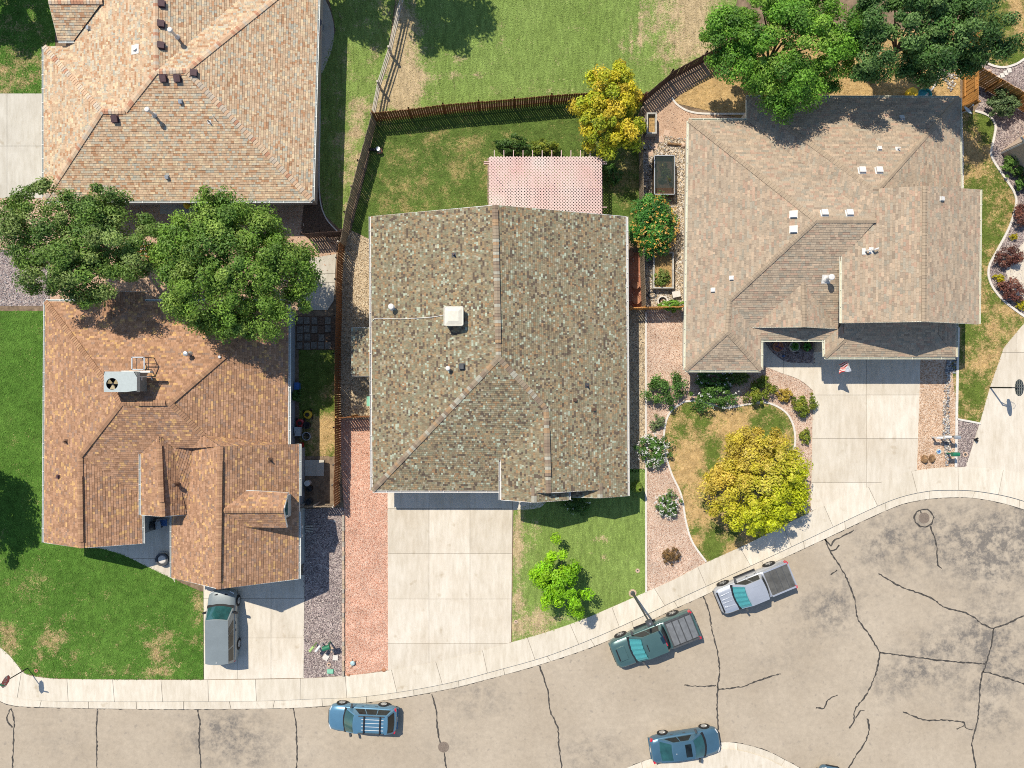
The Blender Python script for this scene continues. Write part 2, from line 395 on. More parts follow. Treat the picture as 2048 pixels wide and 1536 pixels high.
RST = [(450, 1465, 75, 40, .9), (960, 1400, 55, 22, .6), (1180, 1505, 70, 28, .5), (1655, 1225, 55, 35, .95), (1680, 1165, 35, 25, .5), (1770, 1085, 45, 55, .7), (1930, 1080, 130, 60, .85),
  (2000, 1150, 80, 60, .6), (1965, 1270, 60, 45, 1.0), (2020, 1330, 60, 50, .7), (1840, 1340, 60, 30, .7), (1860, 1300, 50, 40, .5), (1985, 1440, 45, 28, .7), (1780, 1370, 50, 30, .5), (900, 1495, 40, 25, .3),
  (130, 1480, 60, 40, .15), (500, 1510, 90, 25, .5), (1560, 1330, 60, 40, .2), (1950, 1380, 60, 40, .5), (2040, 1050, 60, 50, .6)]
grid_sheet('road', GUT+[(2260, 1800), (-260, 1800)], ZR, mat_asphalt(), lambda x, y: .09+1.3*blobs(x, y, RST), 1.2, 'pale sun bleached asphalt street with sealed cracks', 'road')
# yard earth, raised by the kerb
sheet('earth', [(-400, -400), (2400, -400), (2400, 1060), (2260, 1108)]+CURB[::-1]+[(-260, 1238), (-400, 1160)], ZY-.01, M['soil'], 'raised earth of the yards behind the kerb', 'ground')

def near(c, p):
    return min(c, key=lambda q: (q[0]-p[0])**2+(q[1]-p[1])**2)
def strip_slabs(name, A, B, za, zb, step, m, label, cat, gap=.45, thick=.1, off=0.0):
    """a paved strip between two px curves cut in slabs, each a child mesh"""
    root_mb = MB(); acc = 0; idx = [0]
    for i in range(1, len(A)):
        acc += math.dist(A[i], A[i-1])
        if acc >= step: idx.append(i); acc = 0
    if idx[-1] != len(A)-1: idx.append(len(A)-1)
    base = Q(A, za)+Q(B[::-1], zb)
    root_mb.flat([(x, y, zb-thick*.5 if thick < .09 else min(za, zb)-.02) for x, y in base])
    root = root_mb.build(name, M['joint'], label=label, cat=cat, kind='structure', recenter=False)
    for a, b in zip(idx[:-1], idx[1:]):
        ptsA = A[a:b+1]; p0, p1 = Vector(ptsA[0]), Vector(ptsA[-1])
        d0 = (Vector(ptsA[1])-p0).normalized()*gap; d1 = (Vector(ptsA[-2])-p1).normalized()*gap
        ptsA = [tuple(p0+d0)]+list(ptsA[1:-1])+[tuple(p1+d1)]
        ptsB = []
        q0, q1 = Vector(near(B, A[a])), Vector(near(B, A[b]))
        ia, ib = B.index((q0.x, q0.y)), B.index((q1.x, q1.y))
        mid = B[ia+1:ib]
        t0 = (Vector(mid[0])-q0).normalized()*gap if mid else Vector((gap, 0)); t1 = (Vector(mid[-1])-q1).normalized()*gap if mid else Vector((-gap, 0))
        ptsB = [tuple(q0+t0)]+mid+[tuple(q1+t1)]
        mb = MB(); pa = [P(x, y, za) for x, y in ptsA]; pb = [P(x, y, zb) for x, y in ptsB]
        top = pa+pb[::-1]; n = len(top)
        ar = sum(top[i].x*top[(i+1)%n].y-top[(i+1)%n].x*top[i].y for i in range(n))
        if ar < 0: top = top[::-1]
        bot = [Vector((v.x, v.y, v.z-thick)) for v in top]
        mb.add(top+bot, [tuple(range(n))]+[(i, n+i, n+(i+1)%n, (i+1)%n) for i in range(n)])
        mb.build('slab', m, root, False)
    return root
strip_slabs('sidewalk', INNER, CURB, ZW, ZW, 89, M['walkc'], 'pale concrete sidewalk curving along the front yards', 'sidewalk', thick=.2)
strip_slabs('gutter_pan', CURB, GUT, .035, .008, 89, M['walkc'], 'concrete gutter strip between the sidewalk and the asphalt', 'gutter', thick=.06)
# the far corner across the street
IS = curve([(1200, 1560), (1251, 1537), (1300, 1518), (1370, 1497), (1439, 1485), (1485, 1488), (1536, 1503), (1570, 1520), (1601, 1537), (1700, 1600)], 8)
IS2 = curve([(1200, 1576), (1256, 1552), (1304, 1533), (1372, 1512), (1439, 1499), (1483, 1502), (1530, 1516), (1562, 1532), (1592, 1549), (1690, 1612)], 8)
strip_slabs('kerb_strip', IS2, IS, .02, .008, 90, M['walkc'], 'concrete kerb rounding the corner across the street', 'kerb', thick=.06)
sheet('corner_pavement', IS2+[(1690, 1800), (1200, 1800)], .1, M['conc'], 'concrete pavement on the corner across the street', 'pavement')

def slabs(name, px, xs, ys, z, m, label, cat, gap=.022, child='slab'):
    poly = Q(px, z); mb = MB(); mb.flat([(x, y, z-.03) for x, y in poly])
    root = mb.build(name, M['joint'], label=label, cat=cat, kind='structure', recenter=False)
    X = sorted([P(x, 0, z).x for x in xs]); Y = sorted([P(0, y, z).y for y in ys])
    a = np.array(poly); X = [a[:,0].min()-1]+X+[a[:,0].max()+1]; Y = [a[:,1].min()-1]+Y+[a[:,1].max()+1]
    for x0, x1 in zip(X[:-1], X[1:]):
        for y0, y1 in zip(Y[:-1], Y[1:]):
            c = clip(poly, x0+gap/2, y0+gap/2, x1-gap/2, y1-gap/2)
            if c and area(c) > .02:
                b = MB(); b.prism(c, z-.05, z+random.uniform(-.003, .003), False); b.build(child, m, root, False)
    return root
def inner_between(x0, x1): return [p for p in INNER if x0 < p[0] < x1]
ZD = .13
slabs('driveway', [(775, 960), (1003, 960), (1025, 1020), (1022, 1284)]+inner_between(780, 1020)[::-1]+[(776, 1340)], [858, 940], [1017, 1107, 1198, 1287], ZD, M['conc'], 'wide pale concrete driveway of the middle house', 'driveway')
slabs('driveway', [(407, 1150), (609, 1150), (607, 1356), (408, 1359)], [474.5, 542], [1197, 1276], ZD, M['conc'], 'concrete driveway with the grey van parked on it', 'driveway')
slabs('driveway', [(1628, 660), (1843, 660), (1834, 940)]+inner_between(1624, 1830)[::-1]+[(1622, 1022)], [1733], [790, 877, 965], ZD, M['conc'], 'driveway of the right house below the small flag', 'driveway')
slabs('driveway', [(2120, 560), (2048, 647), (2008, 695), (1980, 775), (1960, 845), (1932, 934)]+[p for p in INNER if 1935 < p[0] < 2150]+[(2200, 900)], [2034], [705, 776], ZD, M['conc'], 'driveway with the basketball hoop at its edge', 'driveway')
slabs('driveway', [(-140, 187), (100, 187), (100, 396), (-140, 396)], [14], [292], ZD, M['conc2'], 'grey concrete driveway of the upper left house', 'driveway')
slabs('walkway', curve([(1522, 730), (1560, 745), (1600, 760), (1629, 784)], 8)+[(1629, 640), (1522, 640)], [1567], [], ZD-.006, M['conc'], 'curved concrete walk to the front door of the right house', 'path')
slabs('walkway', [(282, 1000), (350, 1000), (350, 1165)]+curve([(344, 1157), (300, 1136), (250, 1112), (205, 1098), (172, 1096)], 8)+[(172, 1070), (282, 1070)], [256, 308], [1117], ZD-.004, M['conc'], 'concrete porch walk between the two front gables of the brown house', 'path')
slabs('walkway', [(995, 960), (1100, 960)]+curve([(1095, 1000), (1085, 1012), (1068, 1018), (1024, 1020)], 8)+[(1005, 1019)], [1025], [], ZD-.004, M['conc'], 'short concrete walk rounding under the middle porch', 'path')
slabs('patio', [(622, -60), (640, -40)]+curve([(640, -20), (660, 20), (668, 60), (663, 100), (645, 145)], 8)+[(622, 145)], [], [22, 122], ZD-.004, M['conc2'], 'concrete patio with red bench beside the tan roof', 'patio')
slabs('patio', [(610, 920), (648, 920), (648, 952), (610, 952)], [], [], ZD+.05, M['conc2'], 'small concrete doorstep on the east side of the brown house', 'step')
slabs('patio', [(600, 520), (672, 508), (668, 600), (655, 620), (596, 620)], [640], [547, 565], ZD-.004, M['conc2'], 'cracked concrete patio under the leafy tree', 'patio')
slabs('patio', [(975, 316), (1206, 316), (1206, 440), (975, 440)], [1050, 1130], [375], ZD-.004, mat('pink_patio_in_shade', (.30, .17, .16), .85, c2=(.34, .28, .25), scale=.6), 'pink stained patio, colour darkened for shade under the lattice pergola', 'patio')  # pink base darkened to stand in for the lattice's shade
slabs('patio', [(320, 398), (420, 398), (420, 428), (320, 428)], [360], [], ZD-.004, M['conc2'], 'small concrete pad behind the tan house', 'patio')
PV = mat('soil_shade_paver', (.21, .185, .15), .9, var=.3, scale=6)  # paver colour lowered for soil cover and for the yard's shade
# square pavers of the side yard, built one by one
root = MB(); root.flat([(x, y, ZY+.008) for x, y in Q([(592, 632), (672, 632), (672, 700), (592, 700)], ZY)])
root = root.build('paver_bed', M['mulch'], label='bed of square pavers darkened for soil and shade in the narrow side yard', cat='paving', kind='structure', recenter=False)
for i in range(5):
    for j in range(4):
        x, y = 600+i*14.2+random.uniform(-1, 1), 642+j*16.5+random.uniform(-1, 1)
        b = MB(); b.box(P(x, y, ZY+.03), (.40, .48, .06), random.uniform(-.06, .06)); b.build('paver', PV if (i < 2 or random.random() < .4) else M['mulch'], root, False)

# ------------------------------------------------------------------ lawns
LG = mat_lawn('lawn_green', (.05, .125, .018), (.11, .215, .035), (.33, .23, .10), (.47, .35, .19))
LB = mat_lawn('blade_green', (.065, .165, .02), (.15, .28, .05), (.40, .29, .12), (.56, .43, .23), True)
FG = mat_lawn('field_green', (.155, .225, .05), (.23, .32, .085), (.39, .30, .16), (.54, .42, .26), stretch=(2.2, .5, 1))
FB = mat_lawn('field_blade', (.19, .285, .06), (.30, .41, .115), (.47, .36, .19), (.62, .50, .31), True, (2.2, .5, 1))
OG = mat_lawn('olive_green', (.085, .13, .022), (.15, .19, .04), (.42, .27, .11), (.55, .39, .19))
OB = mat_lawn('olive_blade', (.10, .165, .025), (.18, .23, .05), (.48, .32, .13), (.62, .45, .22), True)
YG = mat_lawn('yard_green', (.075, .125, .025), (.13, .185, .04), (.27, .22, .075), (.38, .31, .13))
YB = mat_lawn('yard_blade', (.09, .16, .03), (.165, .235, .055), (.33, .27, .09), (.46, .38, .17), True)
HOUSES = []                      # plan outlines: no grass below
def lawn(name, px, base, bl, mg, mbld, label, dens=230, size=.085):
    fn = lambda x, y: base+blobs(x, y, bl)
    z = ZY+.012
    o = grid_sheet(name, px, z, mg, fn, .45, label, 'lawn')
    poly = Q(px, z); a = np.array(poly); x0, y0, x1, y1 = max(a[:,0].min(), -39), max(a[:,1].min(), -30), min(a[:,0].max(), 39), min(a[:,1].max(), 30)
    n = int((x1-x0)*(y1-y0)*dens)
    if n < 10: return
    pts = np.stack([rng.uniform(x0, x1, n), rng.uniform(y0, y1, n)], 1)
    keep = inpoly(pts, poly)
    for h in HOUSES: keep &= ~inpoly(pts, h)
    pts = pts[keep]; n = len(pts)
    k = H/(H-z); d = fn(pts[:,0]*S*k+CX, -pts[:,1]*S*k+CY)
    keep = rng.random(n) > np.clip(d-.45, 0, .7); pts = pts[keep]; d = d[keep]; n = len(pts)
    th = rng.uniform(0, 2*math.pi, n); sz = size*rng.uniform(.6, 1.5, n); hgt = rng.uniform(.02, .055, n)
    dx, dy = np.cos(th), np.sin(th); wv = .022*rng.uniform(.7, 1.6, n)
    V = np.zeros((n, 3, 3)); V[:,0,0] = pts[:,0]-dy*wv; V[:,0,1] = pts[:,1]+dx*wv; V[:,1,0] = pts[:,0]+dy*wv; V[:,1,1] = pts[:,1]-dx*wv
    V[:,2,0] = pts[:,0]+dx*sz; V[:,2,1] = pts[:,1]+dy*sz; V[:,:,2] = z; V[:,2,2] = z+hgt
    V[:, :2, 2] += rng.uniform(0, .012, (n, 1))
    g = np_mesh('grass', V.reshape(-1, 3), np.arange(3*n).reshape(-1, 3), mbld, dry=np.repeat(d+rng.normal(0, .10, n), 3))
    tag(g, 'grass blades growing on the '+label, 'grass', None, 'stuff')
# ------------------------------------------------------------------ houses
def rp(px, py, A, B, pitch, inside):
    """point seen at px,py on the roof plane rising from eave line A-B"""
    d = Vector((B.x-A.x, B.y-A.y)).normalized(); n = Vector((-d.y, d.x))
    if n.dot(Vector((inside.x-A.x, inside.y-A.y))) < 0: n = -n
    g = P(px, py, 0); gn = g.x*n.x+g.y*n.y; an = A.x*n.x+A.y*n.y
    z = (A.z+pitch*(gn-an))/(1+pitch*gn/H)
    return P(px, py, z)
class House:
    def __init__(s, name, label, loc, pal, caps, wall, trim):
        s.root = empty(name, loc, label, 'house'); s.pal = pal; s.caps = caps; s.wall = wall; s.trim = trim
        s.planes = []; s.deck = MB(); s.sh = MB(); s.rc = MB(); s.tr = MB()
    tab = (.15, .19)
    def plane(s, pts, px=None):
        expo, tabw = s.tab
        pts = [Vector(p) for p in pts]; n = Vector((0, 0, 0)); m = len(pts)
        for i in range(m):
            a, b = pts[i], pts[(i+1) % m]
            n += Vector(((a.y-b.y)*(a.z+b.z), (a.z-b.z)*(a.x+b.x), (a.x-b.x)*(a.y+b.y)))
        n.normalize()
        if n.z < 0: n = -n; pts = pts[::-1]
        c = sum(pts, Vector())/m
        U = Vector((0, 0, 1)).cross(n).normalized(); W = n.cross(U)
        s.planes.append((pts, n, c))
        s.deck.add([Vector((p.x, p.y, c.z-(n.x*(p.x-c.x)+n.y*(p.y-c.y))/n.z-.05)) for p in pts], [tuple(range(m))])
        poly = [((p-c).dot(U), (p-c).dot(W)) for p in pts]
        u0, u1 = min(p[0] for p in poly), max(p[0] for p in poly); v0, v1 = min(p[1] for p in poly), max(p[1] for p in poly)
        nr = int((v1-v0)/expo)+1; R = random
        cols = [x[0] for x in s.pal]; wts = [x[1] for x in s.pal]
        # big polygons: locate rows
        for r in range(nr):
            va, vb = v0+r*expo, v0+(r+1)*expo
            u = u0-R.random()*tabw; row_shift = R.uniform(.94, 1.05)
            while u < u1:
                wd = tabw*R.choice((.6, .8, 1.0, 1.0, 1.2, 1.7)); q = clip(poly, u+.003, va, u+wd-.003, vb+.004)
                if q and area(q) > 1e-4:
                    k = len(q); f = R.uniform(.88, 1.12)*row_shift; col = R.choices(cols, wts)[0]
                    lift = R.choice((0, 0, .006)); s.sh.col = tuple(x*f for x in col)
                    vs = []; 
                    for uu, vv in q:
                        h = .026+lift-.02*min(1, max(0, (vv-va)/expo)); vs.append(c+U*uu+W*vv+n*h)
                    a2 = sum(q[i][0]*q[(i+1)%k][1]-q[(i+1)%k][0]*q[i][1] for i in range(k))
                    if a2 < 0: vs = vs[::-1]; q = q[::-1]
                    fs = [tuple(range(k))]; low = [i for i in range(k) if abs(q[i][1]-va) < 1e-5]
                    base = len(vs)
                    if len(low) == 2:
                        i, j = low if (low[0]+1) % k == low[1] else low[::-1]
                        vs += [vs[i]-n*.03, vs[j]-n*.03]; fs.append((i, base, base+1, j))
                    s.sh.add(vs, fs)
                u += wd
    def cap(s, a, b, w=.17, raised=0.0, pitch=.38, step=.2):
        a, b = Vector(a), Vector(b); L = (b-a).length; n = max(1, int(L/step)); d = (b-a)/n; t = d.normalized()
        side = Vector((0, 0, 1)).cross(t).normalized()
        if abs(b.z-a.z) > .3: pitch = .22
        for i in range(n):
            f = random.uniform(.93, 1.07); s.rc.col = tuple(x*f for x in random.choices([x[0] for x in s.caps], [x[1] for x in s.caps])[0])
            p0 = a+d*i; p1 = a+d*(i+1.02); z0 = .055+raised; z1 = .075+raised; up = Vector((0, 0, 1)); dr = up*(w*pitch)
            vs = [p0-side*w-dr+up*z0, p0+up*z0, p0+side*w-dr+up*z0, p1-side*w-dr+up*z1, p1+up*z1, p1+side*w-dr+up*z1]
            vs += [v-up*.04 for v in (vs[0], vs[2], vs[3], vs[5])]+[p1+up*(z1-.04)]
            s.rc.add(vs, [(0, 1, 4, 3), (1, 2, 5, 4), (6, 0, 3, 8), (2, 7, 9, 5), (3, 4, 10, 8), (4, 5, 9, 10)])
        if raised:
            s.rc.col = (.03, .028, .026); up = Vector((0, 0, 1)); ww = w*.97; dr = up*(w*pitch)
            vs = [a-side*ww-dr, a+side*ww-dr, b-side*ww-dr, b+side*ww-dr]; tp = [v+up*(raised+.035) for v in vs]; bt = [v-up*.04 for v in vs]
            s.rc.add(tp+bt, [(0, 1, 5, 4), (2, 6, 7, 3), (0, 4, 6, 2), (1, 3, 7, 5)])
    def fascia(s, pts, h=.17):
        for a, b in zip(pts[:-1], pts[1:]):
            a, b = Vector(a), Vector(b); up = Vector((0, 0, 1)); d = (b-a); d.z = 0
            sd = Vector((0, 0, 1)).cross(d.normalized())*.015
            s.tr.add([a+sd+up*.012, b+sd+up*.012, b+sd-up*h, a+sd-up*h, a-sd+up*.012, b-sd+up*.012, b-sd-up*h, a-sd-up*h], [(0, 1, 2, 3), (5, 4, 7, 6), (0, 4, 5, 1), (3, 2, 6, 7), (0, 3, 7, 4), (1, 5, 6, 2)])
    def gutter(s, a, b, m, out, hang=.9):
        """a trough along a-b; out = plan direction away from the house"""
        a, b = Vector(a), Vector(b); o = Vector((out[0], out[1], 0)).normalized(); up = Vector((0, 0, 1)); mb = MB()
        prof = [(.02, .0), (.02, -.12), (.13, -.12), (.15, .0), (.125, .004), (.108, -.10), (.045, -.10), (.04, .0)]
        A = [a+o*x+up*(z-.01) for x, z in prof]; B = [b+o*x+up*(z-.01) for x, z in prof]; k = len(prof)
        mb.add(A+B, [(i, (i+1)%k, k+(i+1)%k, k+i) for i in range(k)]+[tuple(range(k-1, -1, -1)), tuple(range(k, 2*k))])
        L = (b-a).length; n = max(2, int(L/hang)); t = (b-a).normalized()
        for i in range(1, n):
            c = a+(b-a)*i/n+o*.085+up*.0; mb.box(c, (.03, .15, .012), math.atan2(o.y, o.x)-math.pi/2)
        mb.build('gutter', m, s.root)
    def walls(s, outline, inset=.42, z=2.72, m=None):
        w2 = offset_poly([(p[0], p[1]) for p in outline], inset); mb = MB(); mb.prism(w2, 0, z); mb.build('wall', m or s.wall, s.root)
        HOUSES.append(w2); return w2
    def z_at(s, px, py):
        best = None
        g = P(px, py, 0); cam_ = Vector((0, 0, H)); d = g-cam_
        for pts, n, c in s.planes:
            den = d.dot(n)
            if abs(den) < 1e-6: continue
            t = (c-cam_).dot(n)/den; q = cam_+d*t
            if inpoly(np.array([[q.x, q.y]]), [(p.x, p.y) for p in pts])[0] and (best is None or q.z > best[0].z): best = (q, n)
        return best or (P(px, py, 3.5), Vector((0, 0, 1)))
    def boxvent(s, px, py, m, sz=.32, h=.16):
        q, n = s.z_at(px, py); mb = MB(); R = n.to_track_quat('Z', 'Y').to_matrix()
        mb.box(q+n*.035, (sz*1.35, sz*1.35, .012), rot=R); mb.box(q+n*(h/2+.04), (sz, sz, h), rot=R)
        mb.box(q+n*(h+.05), (sz*1.1, sz*1.1, .03), rot=R); mb.build('roof_vent', m, s.root)
    def pipe(s, px, py, m, r=.04, h=.3, flash=None):
        q, n = s.z_at(px, py); mb = MB(); mb.tube(q-Vector((0, 0, .1)), q+Vector((0, 0, h)), r, r, 10)
        o = mb.build('vent_pipe', m, s.root)
        if flash:
            b = MB(); R = n.to_track_quat('Z', 'Y').to_matrix(); b.box(q+n*.034, (r*6, r*6, .01), rot=R); b.tube(q, q+Vector((0, 0, .1)), r*1.9, r*1.2, 10); b.build('flashing', flash, o)
    def flue(s, px, py, m, r=.1, h=.7, capm=None, plate=False):
        q, n = s.z_at(px, py); mb = MB(); mb.tube(q-Vector((0, 0, .1)), q+Vector((0, 0, h)), r*.8, r*.8, 14); mb.tube(q, q+Vector((0, 0, .18)), r*1.7, r*.85, 14)
        if plate: mb.box(q+n*.034, (r*4.4, r*4.4, .01), rot=n.to_track_quat('Z', 'Y').to_matrix())
        o = mb.build('flue', m, s.root)
        b = MB(); b.lathe(q+Vector((0, 0, h-.08)), [(r*1.25, 0), (r*1.5, .03), (r*1.5, .13), (r*1.2, .17), (0, .19)], 16); b.build('flue_cap', capm or m, o)
    def finish(s):
        rf = s.deck.build('roof', M['deck'], s.root)
        o = s.sh.build('shingles', M['shingle'], rf, kind='stuff')
        if s.rc.f: s.rc.build('ridge_shingles', M['cap'], rf, kind='stuff')
        if s.tr.f: s.tr.build('fascia', s.trim, s.root)
    def face_wall(s, pts, name='gable_wall', m=None, thick=.12, inward=(0, 0)):
        pts = [Vector(p) for p in pts]; k = len(pts); o = Vector((inward[0], inward[1], 0))*thick; mb = MB()
        mb.add(pts+[p+o for p in pts], [tuple(range(k)), tuple(range(2*k-1, k-1, -1))]+[(i, k+i, k+(i+1)%k, (i+1)%k) for i in range(k)])
        mb.build(name, m or s.wall, s.root)
def opening(h, name, c, wdt, hgt, face, frame_m, pane_m, z):
    """window or door on a vertical wall; c plan point, face = outward normal"""
    f = Vector((face[0], face[1], 0)).normalized(); t = Vector((-f.y, f.x, 0)); a = math.atan2(t.y, t.x); c = Vector((c[0], c[1], z))
    mb = MB(); mb.box(c+f*.02, (wdt+.16, .06, hgt+.16), a); o = mb.build(name, frame_m, h.root)
    b = MB(); b.box(c+f*.056, (wdt, .02, hgt), a); b.build('pane' if 'window' in name else 'panel', pane_m, o)
ZE = 2.9
siding_grey = mat('siding_grey', (.36, .40, .41), .7, var=.05, scale=2, stretch=(.3, .3, 9))
stucco = mat('stucco_tan', (.55, .43, .33), .9, var=.06, scale=9)
stucco2 = mat('stucco_cream', (.62, .56, .46), .9, var=.06, scale=9)

# ---- tan house, upper left
palA = [((.55, .40, .265), 5), ((.50, .345, .22), 4.5), ((.44, .25, .14), 1.8), ((.50, .43, .32), 3), ((.62, .48, .31), 3), ((.41, .385, .31), .8)]
capA = [((.55, .37, .24), 3), ((.60, .45, .31), 3), ((.46, .24, .15), 1.2), ((.50, .42, .33), 2)]
A = House('tan_roof_house', 'house with tan and orange speckled shingle roof at the upper left', P(330, 200, 0), palA, capA, stucco, M['cream'])
sw, se = P(88, 401, ZE), P(624, 401, ZE); nw = P(88, 93, ZE); j1 = P(133, 93, ZE); j2 = P(133, -200, ZE); ne = P(638, -73, ZE)
pt = .34; ins = P(330, 150, 0)
r1 = rp(203, 223, nw, sw, pt, ins); r2 = rp(250, 222, sw, se, pt, ins); m1 = rp(312, 143, sw, se, pt, ins); m2 = rp(372, 141, sw, se, pt, ins)
r1.z = r2.z; r1 = P(203, 223, r2.z); m2 = P(372, 141, m1.z)
nr = P(310, -200, m1.z); ve = P(560, -73, ZE); ve2 = P(560, -200, ZE)
A.plane([sw, se, m2, m1, r2, r1]); A.plane([sw, r1, nw]); A.plane([nw, r1, r2, j1]); A.plane([j1, r2, m1, nr, j2]); A.plane([se, ne, m2]); A.plane([m1, m2, ne, ve]); A.plane([m1, ve, ve2, nr])
e1, e2 = P(116, 81, ZE+.35), P(148, 81, ZE+.35); t1 = rp(97, 3, e1, e2, .42, P(120, -50)); t2 = P(205, 3, t1.z); t3, t4 = P(212, -80, ZE+.35), P(116, -80, ZE+.35)
A.plane([e1, e2, t2, t1]); A.plane([t1, t2, t3, t4])
for a, b in ((sw, r1), (r1, r2), (r2, m1), (m1, m2), (m2, se), (m2, ne), (m1, nr), (nw, r1), (t1, t2)): A.cap(a, b)
A.fascia([ne, se, sw, nw, j1, j2]); A.fascia([t1, e1, e2])
A.gutter(sw, se, M['gutter'], (0, -1)); A.gutter(se, ne, M['gutter'], (1, 0)); A.gutter(nw, sw, M['gutter'], (-1, 0)); A.gutter(e1, e2, M['gutter'], (0, -1))
A.walls([sw, se, ne, P(560, -73, ZE), ve2, j2, j1, nw])
vm = mat('vent_plum', (.10, .055, .06), .6, var=.15)
for x, y in ((323, 9), (322, 49), (322, 92), (328, 157), (356, 157), (387, 147), (231, 238)): A.boxvent(x, y, vm, .36)
A.flue(354, 74, M['white'], .11, .9); A.flue(309, 230, M['white'], .11, .9)
for x, y in ((362, 203), (335, 354), (179, 57)): A.boxvent(x, y, M['metal'], .2, .12)
A.pipe(271, 99, M['metal'], .1, .18, M['white']); A.pipe(419, 244, M['black'], .04, .3, M['white']); A.pipe(430, 236, M['white'], .025, .35)
A.finish()

# ---- brown house, left
palB = [((.385, .22, .13), 6), ((.31, .175, .105), 3.5), ((.54, .33, .15), 1.8), ((.43, .255, .16), 4), ((.30, .195, .14), 1.6)]
capB = [((.35, .20, .12), 4), ((.40, .24, .14), 2), ((.30, .17, .10), 2)]
B = House('brown_roof_house', 'house with rust brown many gabled shingle roof at the left', P(340, 880, 0), palB, capB, siding_grey, M['gutter'])
pt = .42; ins = P(330, 820, 0)
nw, ne = P(91, 603, ZE), P(577, 603, ZE); w_s = P(88, 1085, ZE); e_s = P(577, 890, ZE)
R1 = rp(243, 806, nw, w_s, pt, ins); R2 = P(340, 806, R1.z); S1, S2 = P(91, 1005, ZE), P(577, 1005, ZE)
w0 = rp(160, 912, nw, w_s, pt, ins); w1 = P(163, 1096, w0.z); we = P(285, 1087, ZE); we2 = P(283, 990, ZE)
h1 = rp(407, 870, S1, S2, pt, ins); g1 = P(437, 1178, 5.4); g0 = P(441, 893, 5.4); ge0, ge1 = P(598, 888, ZE), P(597, 1158, ZE); gw1 = P(344, 1155, ZE)
e0 = rp(319, 872, S1, S2, pt, ins); ew0 = rp(282, 908, S1, S2, pt, ins); ew1 = P(282, 1030, ew0.z); e1 = P(325, 1033, e0.z)
x1 = rp(385, 896, S1, S2, pt, ins); v0 = rp(345, 895, S1, S2, pt, ins); 
gp = lambda px, py: rp(px, py, gw1, P(344, 1000, ZE), (5.4-ZE)/((g1-gw1).xy.dot(Vector((1, 0)))), P(430, 1000, 0))
v1 = gp(372, 1028); gw0 = P(344, 1032, ZE)
B.plane([nw, R1, w0, w1, w_s]); B.plane([nw, ne, R2, R1]); B.plane([ne, e_s, h1, R2]); B.plane([h1, e_s, g0]); B.plane([x1, h1, g0]); B.plane([e_s, ge0, g0]); xg = gp(385, 896); B.plane([x1, g0, xg]); B.plane([v0, x1, xg])
B.plane([R1, R2, h1, x1, v0, e0, ew0, we2, w0]); B.plane([w0, we2, we, w1])
B.plane([e0, ew0, ew1, e1]); B.plane([e0, e1, v1, v0])
B.plane([xg, g0, g1, gw1, gw0, v1]); B.plane([v0, xg, v1]); B.plane([g0, ge0, ge1, g1])
dl = P(446, 1021, 5.3); dr = P(567, 1021, 5.3); dn0, dn1 = P(480, 980, 4.6), P(576, 986, 4.6); ds0, ds1 = P(492, 1054, 4.6), P(574, 1055, 4.6)
B.plane([dl, dr, dn1, dn0]); B.plane([dl, ds0, ds1, dr])
p0 = rp(218, 640, nw, ne, pt, ins); p1 = P(216, 583, p0.z); pe0, pe1 = P(290, 603, ZE), P(290, 583, ZE); pw0, pw1 = P(150, 603, ZE), P(148, 583, ZE)
B.plane([p0, p1, pe1, pe0]); B.plane([p0, pw0, pw1, p1])
for a, b in ((nw, R1), (R1, R2), (R2, ne), (R2, h1), (R1, w0), (e0, e1), (p0, p1), (dl, dr), (g0, g1), (w0, w1)): B.cap(a, b, .17, step=.16)
for a, b, (s0, s1_) in ((w0, w1, (.22, .93)), (e0, e1, (.12, .82)), (g0, g1, (.1, .95)), (R1, R2, (.33, .92))): B.cap(a.lerp(b, s0), a.lerp(b, s1_), .17, .07, .30, .16)
B.fascia([we2, we, w1, w_s, nw, ne, e_s, ge0, ge1, g1, gw1, gw0]); B.fascia([ew0, ew1, e1, P(372, 1030, v1.z)]); B.fascia([dn0, dn1, dr, ds1, ds0]); B.fascia([pw1, p1, pe1])
B.gutter(nw, w_s, M['gutter'], (-1, 0)); B.gutter(ne, e_s, M['gutter'], (1, 0)); B.gutter(ge0, P(598, 992, ZE), M['gutter'], (1, 0)); B.gutter(P(597, 1024, ZE), ge1, M['gutter'], (1, 0))
B.gutter(we2, we, M['gutter'], (1, 0)); B.gutter(gw0, gw1, M['gutter'], (-1, 0)); B.gutter(ew0, ew1, M['gutter'], (-1, 0)); B.gutter(nw, ne, M['gutter'], (0, 1)); B.gutter(P(292, 601, ZE-.2), P(346, 601, ZE-.2), M['gutter'], (0, -1))
wl = B.walls([nw, ne, e_s, ge0, ge1, gw1, P(344, 1000, ZE), P(285, 1000, ZE), we, w_s])
def gable(h, a, ap, b, off, inw, m=None, zlow=2.6):
    o = Vector((off[0], off[1], 0)); a2, b2 = Vector(a)+o, Vector(b)+o; ap2 = Vector(ap)+o-Vector((0, 0, .06))
    c = (a2+b2)/2; a2 = a2.lerp(c, .09)-Vector((0, 0, .06)); b2 = b2.lerp(c, .09)-Vector((0, 0, .06))
    h.face_wall([Vector((a2.x, a2.y, zlow)), a2, ap2, b2, Vector((b2.x, b2.y, zlow))], 'gable_wall', m, .1, inw)
gable(B, w_s, w1, we, (0, .42), (0, 1)); gable(B, gw1, g1, ge1, (0, .42), (0, 1)); gable(B, ew1, e1, P(372, 1030, v1.z), (0, .35), (0, 1))
fx = T(610, 0).x; ya, yb = T(0, 768+206).y, T(0, 768+246).y
mb = MB(); mb.box(((fx+T(556, 0).x)/2, (ya+yb)/2, 2.3), (fx-T(556, 0).x, abs(yb-ya), 4.6)); mb.build('dormer_wall', siding_grey, B.root)
